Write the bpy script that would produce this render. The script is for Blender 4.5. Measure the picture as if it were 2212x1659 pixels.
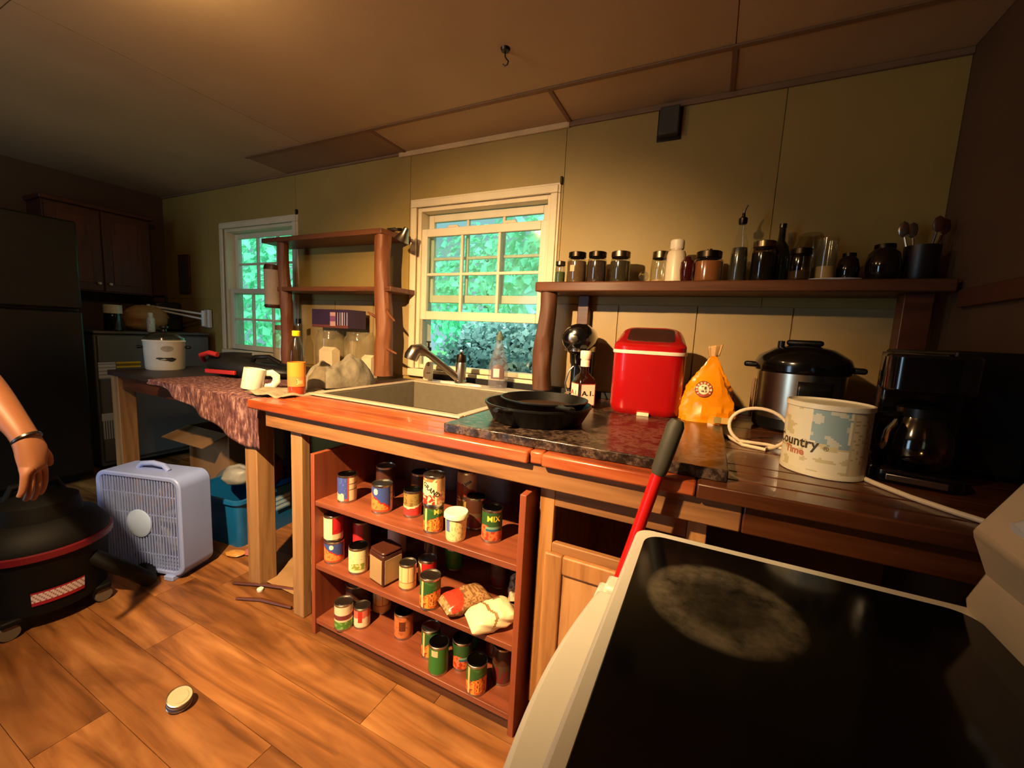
import bpy, bmesh, math, random
from mathutils import Vector, Matrix, Quaternion, noise
random.seed(7)
for _o in list(bpy.data.objects):
    bpy.data.objects.remove(_o, do_unlink=True)
S = bpy.context.scene
COL = S.collection
PI = math.pi

# ------------------------------------------------------------------ camera
YAW, PITCH, ROLL, FPX = math.radians(25.685), math.radians(-7.029), math.radians(2.936), 880.0
fwd = Vector((-math.sin(YAW)*math.cos(PITCH), math.cos(YAW)*math.cos(PITCH), math.sin(PITCH)))
rgt = Vector((math.cos(YAW), math.sin(YAW), 0)); upv = rgt.cross(fwd)
r2 = math.cos(ROLL)*rgt + math.sin(ROLL)*upv
u2 = -math.sin(ROLL)*rgt + math.cos(ROLL)*upv
cd = bpy.data.cameras.new('camera'); cam = bpy.data.objects.new('camera', cd); COL.objects.link(cam)
cam.matrix_world = Matrix(((r2.x, u2.x, -fwd.x, 0), (r2.y, u2.y, -fwd.y, 0), (r2.z, u2.z, -fwd.z, 1.22), (0, 0, 0, 1)))
cd.sensor_width = 36.0; cd.sensor_fit = 'HORIZONTAL'; cd.lens = 36.0*FPX/2212.0; cd.clip_start = 0.02
S.camera = cam

# ------------------------------------------------------------------ world, lights, exposure
w = bpy.data.worlds.new('overcast_sky'); S.world = w; w.use_nodes = True
bg = w.node_tree.nodes['Background']; bg.inputs['Color'].default_value = (0.42, 0.80, 0.86, 1); bg.inputs['Strength'].default_value = 0.85
S.view_settings.view_transform = 'Standard'; S.view_settings.look = 'None'
S.view_settings.exposure = 0.0; S.view_settings.gamma = 1.0; S.view_settings.use_curve_mapping = False
LAMP = Vector((-1.02, -0.25, 2.17))
WARM = (1.0, 0.66, 0.32)
def spot(name, loc, aim, watts, size_deg, blend, rad, col):
    l = bpy.data.lights.new(name, 'SPOT'); l.energy = watts; l.spot_size = math.radians(size_deg); l.spot_blend = blend
    l.shadow_soft_size = rad; l.color = col
    o = bpy.data.objects.new(name, l); COL.objects.link(o); o.location = loc
    o.rotation_euler = (Vector(aim)-Vector(loc)).to_track_quat('-Z', 'Y').to_euler(); return o
spot('lamp_beam', LAMP, (-1.192, 1.389, 0.712), 700, 93, 1.0, 0.03, WARM)
pl = bpy.data.lights.new('lamp_glow', 'POINT'); pl.energy = 6; pl.color = WARM; pl.shadow_soft_size = 0.06
plo = bpy.data.objects.new('lamp_glow', pl); COL.objects.link(plo); plo.location = LAMP
BULB = Vector((-1.60, 0.62, 2.24))
bl = bpy.data.lights.new('bulb_glow', 'POINT'); bl.energy = 15; bl.color = WARM; bl.shadow_soft_size = 0.05
blo = bpy.data.objects.new('bulb_glow', bl); COL.objects.link(blo); blo.location = BULB
al = bpy.data.lights.new('door_fill', 'AREA'); al.shape = 'RECTANGLE'; al.size = 0.8; al.size_y = 1.8; al.energy = 22; al.color = (0.55, 0.75, 1.0)  # cool fill lamp added at the unseen doorway to brighten the fan
alo = bpy.data.objects.new('door_fill', al); COL.objects.link(alo); alo.location = (-2.6, -1.93, 1.05); alo.rotation_euler = (PI/2, 0, PI)
alo.rotation_euler = Vector((0, 1, 0)).to_track_quat('-Z', 'Z').to_euler()

sl_ = bpy.data.lights.new('hazy_sun', 'SUN'); sl_.energy = 8.0; sl_.angle = math.radians(25); sl_.color = (0.62, 1.0, 0.95)
slo = bpy.data.objects.new('hazy_sun', sl_); COL.objects.link(slo); slo.rotation_euler = Vector((-0.35, 0.75, -0.55)).to_track_quat('-Z', 'Y').to_euler()

# ------------------------------------------------------------------ materials
def lin(c):
    out = []
    for v in c[:3]:
        v = v/255.0
        out.append(v/12.92 if v <= 0.04045 else ((v+0.055)/1.055)**2.4)
    return out
_M = {}
def nmat(name):
    m = bpy.data.materials.new(name); m.use_nodes = True
    nt = m.node_tree; b = nt.nodes['Principled BSDF']; _M[name] = m
    return m, nt, b
def setp(b, rough=0.5, metal=0.0, spec=0.5, coat=0.0, trans=0.0):
    b.inputs['Roughness'].default_value = rough; b.inputs['Metallic'].default_value = metal
    b.inputs['Specular IOR Level'].default_value = spec; b.inputs['Coat Weight'].default_value = coat
    b.inputs['Transmission Weight'].default_value = trans
def coords(nt, scale=(1, 1, 1), rnd=True):
    tc = nt.nodes.new('ShaderNodeTexCoord'); mp = nt.nodes.new('ShaderNodeMapping'); mp.inputs['Scale'].default_value = scale
    nt.links.new(tc.outputs['Object'], mp.inputs['Vector'])
    if rnd:
        oi = nt.nodes.new('ShaderNodeObjectInfo'); mu = nt.nodes.new('ShaderNodeMath'); mu.operation = 'MULTIPLY'; mu.inputs[1].default_value = 37.0
        nt.links.new(oi.outputs['Random'], mu.inputs[0]); nt.links.new(mu.outputs[0], mp.inputs['Location'])
    return mp.outputs['Vector']
def ramp(nt, fac, stops):
    r = nt.nodes.new('ShaderNodeValToRGB'); e = r.color_ramp.elements
    while len(e) < len(stops): e.new(0.5)
    for i, (p, c) in enumerate(stops):
        e[i].position = p; e[i].color = (*c, 1)
    nt.links.new(fac, r.inputs['Fac']); return r.outputs['Color']
def noise_tex(nt, vec, scale, detail=4, rough=0.55, dist=0.0):
    n = nt.nodes.new('ShaderNodeTexNoise'); n.inputs['Scale'].default_value = scale; n.inputs['Detail'].default_value = detail
    n.inputs['Roughness'].default_value = rough; n.inputs['Distortion'].default_value = dist
    nt.links.new(vec, n.inputs['Vector']); return n.outputs['Fac']
def bump(nt, b, fac, strength=0.2, dist=0.01):
    bp = nt.nodes.new('ShaderNodeBump'); bp.inputs['Strength'].default_value = strength; bp.inputs['Distance'].default_value = dist
    nt.links.new(fac, bp.inputs['Height']); nt.links.new(bp.outputs['Normal'], b.inputs['Normal'])
def plain(name, c, rough=0.5, metal=0.0, spec=0.5, coat=0.0, var=0.12, scale=8.0, bmp=0.0):
    """plain colour with a little mottling"""
    if name in _M: return _M[name]
    m, nt, b = nmat(name); setp(b, rough, metal, spec, coat)
    c = lin(c); v = coords(nt); f = noise_tex(nt, v, scale, 5)
    nt.links.new(ramp(nt, f, [(0.3, [x*(1-var) for x in c]), (0.7, [min(1, x*(1+var)) for x in c])]), b.inputs['Base Color'])
    if bmp: bump(nt, b, f, bmp)
    return m
def wood(name, c1, c2, c3=None, axis='x', rough=0.5, scale=1.0, bmp=0.15, coat=0.0, spec=0.5):
    if name in _M: return _M[name]
    m, nt, b = nmat(name); setp(b, rough, 0, spec, coat)
    s = {'x': (1.2, 14, 14), 'y': (14, 1.2, 14), 'z': (14, 14, 1.2)}[axis]
    v = coords(nt, tuple(k*scale for k in s))
    f = noise_tex(nt, v, 1.6, 7, 0.6, 0.8)
    c3 = c3 or c2
    nt.links.new(ramp(nt, f, [(0.25, lin(c1)), (0.5, lin(c2)), (0.75, lin(c3))]), b.inputs['Base Color'])
    bump(nt, b, f, bmp, 0.004)
    return m
def glass(name, tint=(1, 1, 1), refl=0.12, dirt=0.0, dirtc=(200, 190, 160)):
    """thin clear glass: transparent, with fresnel reflection and some dirt"""
    if name in _M: return _M[name]
    m = bpy.data.materials.new(name); m.use_nodes = True; nt = m.node_tree; _M[name] = m
    for n in list(nt.nodes): nt.nodes.remove(n)
    out = nt.nodes.new('ShaderNodeOutputMaterial'); tr = nt.nodes.new('ShaderNodeBsdfTransparent'); tr.inputs['Color'].default_value = (*tint, 1)
    gl = nt.nodes.new('ShaderNodeBsdfGlossy'); gl.inputs['Roughness'].default_value = 0.10
    fr = nt.nodes.new('ShaderNodeLayerWeight'); fr.inputs['Blend'].default_value = 0.5
    pw = nt.nodes.new('ShaderNodeMath'); pw.operation = 'POWER'; pw.inputs[1].default_value = 3.5; nt.links.new(fr.outputs['Facing'], pw.inputs[0])
    fm = nt.nodes.new('ShaderNodeMath'); fm.operation = 'MULTIPLY_ADD'; fm.inputs[1].default_value = 0.75; fm.inputs[2].default_value = refl*0.5; nt.links.new(pw.outputs[0], fm.inputs[0])
    mx = nt.nodes.new('ShaderNodeMixShader'); nt.links.new(fm.outputs[0], mx.inputs['Fac'])
    nt.links.new(tr.outputs[0], mx.inputs[1]); nt.links.new(gl.outputs[0], mx.inputs[2])
    last = mx
    if dirt > 0:
        df = nt.nodes.new('ShaderNodeBsdfDiffuse'); df.inputs['Color'].default_value = (*lin(dirtc), 1)
        v = coords(nt); f = noise_tex(nt, v, 9, 5); mr = nt.nodes.new('ShaderNodeMapRange'); mr.inputs['From Min'].default_value = 0.35; mr.inputs['From Max'].default_value = 0.75
        mr.inputs['To Min'].default_value = dirt*0.3; mr.inputs['To Max'].default_value = dirt
        nt.links.new(f, mr.inputs['Value']); m2 = nt.nodes.new('ShaderNodeMixShader'); nt.links.new(mr.outputs[0], m2.inputs['Fac'])
        nt.links.new(mx.outputs[0], m2.inputs[1]); nt.links.new(df.outputs[0], m2.inputs[2]); last = m2
    nt.links.new(last.outputs[0], out.inputs['Surface'])
    return m
def printed(name='printed_paper', rough=0.45):
    """flat print: colours come from the mesh's own colour attribute"""
    if name in _M: return _M[name]
    m, nt, b = nmat(name); setp(b, rough)
    a = nt.nodes.new('ShaderNodeAttribute'); a.attribute_name = 'Col'
    nt.links.new(a.outputs['Color'], b.inputs['Base Color']); return m

# ------------------------------------------------------------------ mesh builder
class MB:
    def __init__(s): s.v = []; s.f = []; s.c = []; s.mi = []; s.cur = 0
    def face(s, idx, col=None):
        s.f.append(tuple(idx)); s.c.append(col); s.mi.append(s.cur)
    def pts(s, L):
        n = len(s.v); s.v.extend([tuple(p) for p in L]); return n
    def box(s, x0, y0, z0, x1, y1, z1, M=None, col=None):
        P = [Vector(p) for p in ((x0, y0, z0), (x1, y0, z0), (x1, y1, z0), (x0, y1, z0), (x0, y0, z1), (x1, y0, z1), (x1, y1, z1), (x0, y1, z1))]
        if M is not None: P = [M @ p for p in P]
        n = s.pts(P)
        for q in ((0, 3, 2, 1), (4, 5, 6, 7), (0, 1, 5, 4), (1, 2, 6, 5), (2, 3, 7, 6), (3, 0, 4, 7)): s.face([n+i for i in q], col)
        return s
    def cbox(s, c, size, M=None, col=None):
        h = [k/2 for k in size]; T = Matrix.Translation(c)
        if M is not None: T = T @ M
        return s.box(-h[0], -h[1], -h[2], h[0], h[1], h[2], T, col)
    def prism(s, poly, a, b, plane='xy', col=None):
        """poly 2D ccw, extruded from a to b along the third axis"""
        def mk(p, t):
            return {'xy': (p[0], p[1], t), 'xz': (p[0], t, p[1]), 'yz': (t, p[0], p[1])}[plane]
        n = len(poly); i0 = s.pts([mk(p, a) for p in poly]); i1 = s.pts([mk(p, b) for p in poly])
        s.face([i0+k for k in range(n)][::-1], col); s.face([i1+k for k in range(n)], col)
        for k in range(n):
            j = (k+1) % n; s.face([i0+k, i0+j, i1+j, i1+k], col)
        return s
    def lathe(s, prof, seg=32, c=(0, 0, 0), M=None, sx=1, sy=1, col=None):
        """prof: (r, z) from bottom to top; r=0 closes"""
        rings = []
        for r, z in prof:
            if r <= 1e-6:
                p = Vector((0, 0, z)); P = [p]
            else:
                P = [Vector((r*sx*math.cos(2*PI*k/seg), r*sy*math.sin(2*PI*k/seg), z)) for k in range(seg)]
            if M is not None: P = [M @ p for p in P]
            rings.append((s.pts([p+Vector(c) for p in P]), len(P)))
        for (a, na), (b, nb) in zip(rings, rings[1:]):
            for k in range(seg):
                j = (k+1) % seg
                if na == 1 and nb == 1: continue
                if na == 1: s.face([a, b+j, b+k], col)
                elif nb == 1: s.face([a+k, a+j, b], col)
                else: s.face([a+k, a+j, b+j, b+k], col)
        return s
    def tube(s, P, r, seg=10, cap=True, closed=False, col=None, flat=1.0):
        P = [Vector(p) for p in P]; n = len(P)
        R = r if isinstance(r, (list, tuple)) else [r]*n
        rings = []; up = None
        for i in range(n):
            if closed: t = P[(i+1) % n]-P[i-1]
            else: t = P[min(i+1, n-1)]-P[max(i-1, 0)]
            t.normalize()
            if up is None:
                up = Vector((0, 0, 1)) if abs(t.z) < 0.9 else Vector((1, 0, 0))
            up = (up - t*up.dot(t)).normalized(); sd = t.cross(up)
            rings.append(s.pts([P[i]+(sd*math.cos(2*PI*k/seg)*R[i]+up*math.sin(2*PI*k/seg)*R[i]*flat) for k in range(seg)]))
        for i in range(n if closed else n-1):
            a = rings[i]; b = rings[(i+1) % n]
            for k in range(seg):
                j = (k+1) % seg; s.face([a+k, a+j, b+j, b+k], col)
        if cap and not closed:
            s.face([rings[0]+k for k in range(seg)][::-1], col); s.face([rings[-1]+k for k in range(seg)], col)
        return s
    def grid(s, fn, nu, nv, closed_u=False, col=None):
        """fn(i/nu, j/nv) -> point; col may be fn(u,v)"""
        w = nu if closed_u else nu+1
        n = s.pts([fn(i/nu, j/nv) for j in range(nv+1) for i in range(w)])
        for j in range(nv):
            for i in range(nu):
                a = n+j*w+i; b = n+j*w+(i+1) % w; cc = col((i+0.5)/nu, (j+0.5)/nv) if callable(col) else col
                s.face([a, b, b+w, a+w], cc)
        return s
    def xform(s, M): s.v = [tuple(M @ Vector(p)) for p in s.v]; return s
    def build(s, name, mat, parent=None, bevel=0.0, smooth=35, world=False, bseg=2, flip=False):
        me = bpy.data.meshes.new(name)
        V = s.v
        if world and parent is not None:
            L = parent['_o']; V = [(p[0]-L[0], p[1]-L[1], p[2]-L[2]) for p in V]
        me.from_pydata(V, [], s.f)
        mats = mat if isinstance(mat, (list, tuple)) else [mat]
        for m in mats: me.materials.append(m)
        if len(mats) > 1: me.polygons.foreach_set('material_index', s.mi)
        if any(c is not None for c in s.c):
            at = me.color_attributes.new('Col', 'FLOAT_COLOR', 'CORNER'); buf = []
            for f, c in zip(s.f, s.c):
                c = lin(c or (200, 200, 200)); buf.extend([c[0], c[1], c[2], 1.0]*len(f))
            at.data.foreach_set('color', buf)
        bm = bmesh.new(); bm.from_mesh(me); bmesh.ops.recalc_face_normals(bm, faces=bm.faces); bm.to_mesh(me); bm.free()
        if smooth:
            me.polygons.foreach_set('use_smooth', [True]*len(me.polygons)); me.set_sharp_from_angle(angle=math.radians(smooth))
        me.update()
        o = bpy.data.objects.new(name, me); COL.objects.link(o)
        if parent is not None: o.parent = parent
        if bevel:
            b = o.modifiers.new('bevel', 'BEVEL'); b.width = bevel; b.segments = bseg; b.limit_method = 'ANGLE'; b.angle_limit = math.radians(40)
        return o
def tag(o, label=None, cat=None, group=None, kind=None):
    if label: o['label'] = label
    if cat: o['category'] = cat
    if group: o['group'] = group
    if kind: o['kind'] = kind
    return o
def thing(name, label, cat, loc=(0, 0, 0), rz=0.0, group=None, kind=None):
    o = bpy.data.objects.new(name, None); COL.objects.link(o); o.location = loc; o.rotation_euler = (0, 0, rz)
    o['_o'] = tuple(loc); o.empty_display_size = 0.05
    return tag(o, label, cat, group, kind)
def struct(name, mat=None, mb=None, **k):
    if mb is None:
        o = bpy.data.objects.new(name, None); COL.objects.link(o); o['_o'] = (0, 0, 0)
    else: o = mb.build(name, mat, None, **k); o['_o'] = (0, 0, 0)
    o['kind'] = 'structure'; return o
def copy_tree(o, parent=None):
    c = o.copy(); COL.objects.link(c); c.parent = parent
    for ch in list(o.children): copy_tree(ch, c)
    return c
def share(src, parent, loc=None, name=None, rot=None):
    c = src.copy(); COL.objects.link(c); c.parent = parent
    if loc is not None: c.location = loc
    if rot is not None: c.rotation_euler = rot
    return c
def face_cam(x, y): return math.atan2(-y, -x) + PI/2          # rotation that turns local -Y towards where the photographer stands
def text_mesh(body, size, fn, name, mat, parent, align='CENTER', bold=0.0):
    cu = bpy.data.curves.new(name, 'FONT'); cu.body = body; cu.size = size; cu.align_x = align; cu.align_y = 'CENTER'; cu.resolution_u = 2
    if bold: cu.offset = bold
    to = bpy.data.objects.new(name, cu); COL.objects.link(to)
    dg = bpy.context.evaluated_depsgraph_get(); me = bpy.data.meshes.new_from_object(to.evaluated_get(dg))
    bpy.data.objects.remove(to, do_unlink=True); bpy.data.curves.remove(cu)
    for v in me.vertices: v.co = fn(v.co.x, v.co.y)
    me.materials.clear(); me.materials.append(mat)
    o = bpy.data.objects.new(name, me); COL.objects.link(o); o.parent = parent; return o
def cyl_map(r, zc, ang0=0.0, tilt=0.0):
    ct, st = math.cos(tilt), math.sin(tilt)
    def f(x, y):
        x, y = x*ct-y*st, x*st+y*ct
        a = x/r+ang0-PI/2; return Vector((r*math.cos(a), r*math.sin(a), zc+y))
    return f

# common materials
white_pl = plain('white_plastic', (225, 222, 212), 0.35, var=0.04)
black_pl = plain('black_plastic', (14, 13, 13), 0.32, var=0.2)
black_matte = plain('black_matte', (13, 12, 12), 0.7, var=0.2)
chrome = plain('brushed_metal', (170, 160, 148), 0.28, metal=1.0, var=0.1)
tin = plain('tin', (185, 178, 165), 0.3, metal=1.0, var=0.08)
dark_metal = plain('dark_metal', (60, 55, 50), 0.4, metal=1.0)
clear_glass = glass('clear_glass', (0.93, 0.95, 0.92), 0.1, 0.05)
paper = printed()
# ================================================================== the setting
XL, XR, YB, YF, ZC = -4.9, 0.76, 2.2, -2.0, 2.35
# --- floor and its planks
sub = plain('subfloor', (40, 26, 16), 0.9)
floor = struct('floor', sub, MB().box(XL, YF, -0.05, XR, YB, -0.006))
m, nt, b = nmat('vinyl_plank'); setp(b, 0.42, 0, 0.45); plank_m = m
v = coords(nt, (0.9, 9, 1)); f1 = noise_tex(nt, v, 1.5, 6, 0.55, 1.2)
v2 = coords(nt, (2.2, 7, 1)); f2 = noise_tex(nt, v2, 1.1, 3, 0.5, 0.6)
c1 = ramp(nt, f1, [(0.28, lin((92, 56, 27))), (0.47, lin((146, 94, 50))), (0.72, lin((180, 126, 76)))])
c2 = ramp(nt, f2, [(0.30, (0.38, 0.33, 0.28)), (0.55, (1, 1, 1))])
oi = nt.nodes.new('ShaderNodeObjectInfo')
c3 = ramp(nt, oi.outputs['Random'], [(0.0, (0.62, 0.56, 0.50)), (0.5, (0.9, 0.88, 0.85)), (1.0, (1.12, 1.1, 1.05))])
mx = nt.nodes.new('ShaderNodeMix'); mx.data_type = 'RGBA'; mx.blend_type = 'MULTIPLY'; mx.inputs[0].default_value = 0.75
nt.links.new(c1, mx.inputs[6]); nt.links.new(c2, mx.inputs[7])
mx2 = nt.nodes.new('ShaderNodeMix'); mx2.data_type = 'RGBA'; mx2.blend_type = 'MULTIPLY'; mx2.inputs[0].default_value = 0.9
nt.links.new(mx.outputs[2], mx2.inputs[6]); nt.links.new(c3, mx2.inputs[7]); nt.links.new(mx2.outputs[2], b.inputs['Base Color'])
bump(nt, b, f1, 0.08, 0.003)
PW, PLEN = 0.1675, 1.22
joints = {2: -1.56, 3: -1.03, 4: -1.755, 5: -0.859}
plank_mesh = None
for r in range(-12, 14):
    y0 = 0.325 + PW*(r-2)
    if y0 > YB or y0+PW < YF: continue
    y1 = min(y0+PW, YB); ya = max(y0, YF)
    j = joints.get(r, -random.random()*PLEN)
    x = j
    while x > XL: x -= PLEN
    while x < XR:
        xa, xb = max(x, XL), min(x+PLEN, XR)
        if xb-xa > 0.02:
            p = MB().box(-(xb-xa)/2+0.0008, -(y1-ya)/2+0.0008, -0.006, (xb-xa)/2-0.0008, (y1-ya)/2-0.0008, 0).build('plank', plank_m, floor, smooth=0)
            p.location = ((xa+xb)/2, (ya+y1)/2, 0)
        x += PLEN
# --- walls
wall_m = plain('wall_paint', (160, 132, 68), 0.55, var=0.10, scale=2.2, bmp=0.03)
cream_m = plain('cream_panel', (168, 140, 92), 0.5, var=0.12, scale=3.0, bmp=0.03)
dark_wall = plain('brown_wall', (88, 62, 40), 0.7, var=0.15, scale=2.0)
W1, W2 = (-3.925, -2.995), (-1.80, -0.865)      # window openings (x)
WZ0, WZ1 = 0.955, 2.0
wb = MB()
for xa, xb, za, zb in ((XL-0.1, W1[0], -0.05, ZC), (W1[1], W2[0], -0.05, ZC), (W2[1], XR+0.1, -0.05, ZC), (W1[0], W1[1], -0.05, WZ0), (W1[0], W1[1], WZ1, ZC), (W2[0], W2[1], -0.05, WZ0), (W2[0], W2[1], WZ1, ZC)):
    wb.box(xa, YB, za, xb, YB+0.13, zb)
wall_back = struct('wall_back', wall_m, wb, smooth=0)
def cut(x0, x1, z0, z1):
    """rectangles of a wall sheet with the window openings left out"""
    out = [(x0, x1, z0, z1)]
    for wa, wbx in (W1, W2):
        nxt = []
        for (a, b_, c, d) in out:
            if b_ <= wa or a >= wbx or d <= WZ0 or c >= WZ1: nxt.append((a, b_, c, d)); continue
            if a < wa: nxt.append((a, wa, c, d))
            if b_ > wbx: nxt.append((wbx, b_, c, d))
            m0, m1 = max(a, wa), min(b_, wbx)
            if c < WZ0: nxt.append((m0, m1, c, WZ0))
            if d > WZ1: nxt.append((m0, m1, WZ1, d))
        out = nxt
    return out
us = [XL, -4.15, -2.976, -1.86, -0.805, 0.186, XR]
for a, b_ in zip(us, us[1:]):
    mb = MB()
    for (x0, x1, z0, z1) in cut(a+0.0015, b_-0.0015, 1.40, ZC): mb.box(x0, YB-0.006, z0, x1, YB, z1)
    mb.build('wall_panel', wall_m, wall_back, smooth=0)
ls = [-2.976, -2.55, -2.17, -1.83, -0.835, -0.457, -0.078, 0.312, XR]
for a, b_ in zip(ls, ls[1:]):
    mb = MB()
    for (x0, x1, z0, z1) in cut(a+0.003, b_-0.003, 0.9, 1.396): mb.box(x0, YB-0.008, z0, x1, YB, z1)
    mb.build('splash_panel', cream_m, wall_back, smooth=0)
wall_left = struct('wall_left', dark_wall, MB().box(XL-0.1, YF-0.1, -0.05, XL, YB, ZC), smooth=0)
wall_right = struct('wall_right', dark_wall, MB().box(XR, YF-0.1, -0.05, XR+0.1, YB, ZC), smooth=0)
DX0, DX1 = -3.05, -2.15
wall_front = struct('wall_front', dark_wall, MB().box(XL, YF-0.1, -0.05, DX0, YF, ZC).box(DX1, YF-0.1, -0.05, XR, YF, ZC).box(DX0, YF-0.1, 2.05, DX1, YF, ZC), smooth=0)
trim_right = struct('trim_1', wood('dark_trim', (58, 30, 18), (84, 44, 26), axis='y'), MB().box(XR-0.022, -1.9, 1.385, XR, 1.94, 1.445), bevel=0.003)
# --- ceiling, sheets and battens
ceil_m = plain('ceiling_paint', (182, 152, 110), 0.75, var=0.10, scale=1.3)
ceil_m2 = plain('ceiling_paint_stained', (156, 124, 88), 0.75, var=0.14, scale=1.6)
ceiling = struct('ceiling', ceil_m, MB().box(XL-0.1, YF-0.1, ZC+0.008, XR+0.1, YB+0.13, ZC+0.1), smooth=0)
xs = [XL, -3.06, -1.90, -0.79, -0.03, XR]
for i, (a, b_) in enumerate(zip(xs, xs[1:])):
    MB().box(a+0.002, 1.878, ZC+(0.002 if i == 1 else 0), b_-0.002, YB, ZC+0.008).build('ceiling_sheet', ceil_m2 if i == 1 else ceil_m, ceiling, smooth=0)
for ya, yb in ((-2.0, -0.56), (-0.56, 0.66), (0.66, 1.876)):
    for a, b_ in zip([XL, -2.46, -0.03], [-2.46, -0.03, XR]):
        MB().box(a+0.002, ya+0.002, ZC, b_-0.002, yb-0.002, ZC+0.008).build('ceiling_sheet', ceil_m, ceiling, smooth=0)
bat_m = plain('batten_paint', (128, 96, 66), 0.7)
for i, (a, b_) in enumerate(((-3.06, -1.9), (-1.9, -0.79), (-0.79, XR))):
    MB().box(a, 1.862, ZC-0.007, b_, 1.888, ZC).build('batten', bat_m, ceiling, bevel=0.002)
for x in (-1.9, -0.79, -0.03):
    MB().box(x-0.011, 1.888, ZC-0.006, x+0.011, YB-0.02, ZC).build('batten', bat_m, ceiling, bevel=0.002)
MB().box(-1.95, YB-0.022, ZC-0.03, -0.79, YB-0.006, ZC).build('cornice_strip', plain('cornice', (206, 176, 128), 0.5), ceiling, bevel=0.003)
MB().box(XL, YB-0.018, ZC-0.016, -1.95, YB-0.006, ZC).build('cornice_strip', bat_m, ceiling, bevel=0.003)
MB().box(-0.79, YB-0.02, ZC-0.026, XR, YB-0.006, ZC).build('cornice_strip', bat_m, ceiling, bevel=0.003)
# --- windows: casing, jamb, two sashes with muntins and panes
trim_m = plain('window_paint', (226, 206, 168), 0.45, var=0.08, scale=5, bmp=0.04)
sash_m = plain('sash_vinyl', (222, 208, 178), 0.4, var=0.06, scale=6)
jamb_m = plain('jamb_liner', (150, 150, 130), 0.5, var=0.1)
pane_m = glass('window_pane', (0.90, 0.97, 0.95), 0.06, 0.10, (170, 200, 190))
def sash(root, name, x0, x1, z0, z1, yc, st=0.04, t=0.03, cols=3, rows=2, bot=0.045, top=0.04, lifts=False):
    mb = MB()
    mb.box(x0, yc-t/2, z0, x0+st, yc+t/2, z1).box(x1-st, yc-t/2, z0, x1, yc+t/2, z1)
    mb.box(x0+st, yc-t/2, z0, x1-st, yc+t/2, z0+bot).box(x0+st, yc-t/2, z1-top, x1-st, yc+t/2, z1)
    s = mb.build(name, sash_m, root, bevel=0.004)
    gx0, gx1, gz0, gz1 = x0+st, x1-st, z0+bot, z1-top
    for k in range(1, cols):
        x = gx0+(gx1-gx0)*k/cols; MB().box(x-0.009, yc-0.011, gz0, x+0.009, yc+0.011, gz1).build('muntin', sash_m, s, bevel=0.003)
    for k in range(1, rows):
        z = gz0+(gz1-gz0)*k/rows; MB().box(gx0, yc-0.009, z-0.009, gx1, yc+0.009, z+0.009).build('muntin', sash_m, s, bevel=0.003)
    for i in range(cols):
        for j in range(rows):
            a = gx0+(gx1-gx0)*i/cols; b_ = gx0+(gx1-gx0)*(i+1)/cols; c = gz0+(gz1-gz0)*j/rows; d = gz0+(gz1-gz0)*(j+1)/rows
            MB().box(a, yc-0.002, c, b_, yc+0.002, d).build('pane', pane_m, s, smooth=0)
    if lifts:
        for k in (0.27, 0.73):
            x = x0+(x1-x0)*k; mb = MB(); mb.prism([(x-0.045, z1), (x+0.045, z1), (x+0.03, z1+0.016), (x-0.03, z1+0.016)], yc-0.014, yc+0.008, 'xz'); mb.build('sash_latch', sash_m, s, bevel=0.004)
    return s
def window(name, x0, x1, raised):
    root = struct(name)
    cw = 0.035
    for q in ((x0-cw, WZ0+0.001, x0+0.006, WZ1-0.007), (x1-0.006, WZ0+0.001, x1+cw, WZ1-0.007), (x0-cw, WZ1-0.006, x1+cw, WZ1+cw)):
        MB().box(q[0], YB-0.026, q[1], q[2], YB-0.004, q[3]).build('casing', trim_m, root, bevel=0.004)
        MB().box(q[0]-0.012 if q[0] < x0 else q[0], YB-0.016, q[1], q[2]+0.012 if q[2] > x1 else q[2], YB-0.003, q[3]+(0.012 if q[3] > WZ1 else 0)).build('casing', trim_m, root, bevel=0.003)
    MB().box(x0-cw, YB-0.034, WZ0-0.05, x1+cw, YB+0.12, WZ0).build('window_sill', trim_m, root, bevel=0.004)
    MB().box(x0, YB, WZ0, x0+0.03, YB+0.13, WZ1).box(x1-0.03, YB, WZ0, x1, YB+0.13, WZ1).box(x0+0.03, YB, WZ1-0.03, x1-0.03, YB+0.13, WZ1).build('jamb', trim_m, root, bevel=0.002)
    a, b_ = x0+0.03, x1-0.03
    if raised:
        sash(root, 'upper_sash', a+0.01, b_-0.01, 1.40, 1.965, YB+0.085, bot=0.05, top=0.045)
        sash(root, 'lower_sash', a-0.002, b_+0.002, 1.285, 1.865, YB+0.028, st=0.042, bot=0.055, top=0.05, lifts=True)
        MB().box(a, YB+0.02, WZ0, a+0.012, YB+0.05, 1.29).box(b_-0.012, YB+0.02, WZ0, b_, YB+0.05, 1.29).build('sash_track', jamb_m, root)
        MB().box(a, YB+0.012, WZ0, b_, YB+0.09, WZ0+0.03).build('sill_stop', trim_m, root, bevel=0.004)
    else:
        sash(root, 'upper_sash', a, b_, 1.445, 1.965, YB+0.085)
        sash(root, 'lower_sash', a, b_, WZ0+0.002, 1.49, YB+0.035)
    return root
window('window_1', W1[0], W1[1], False)
window('window_2', W2[0], W2[1], True)
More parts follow.
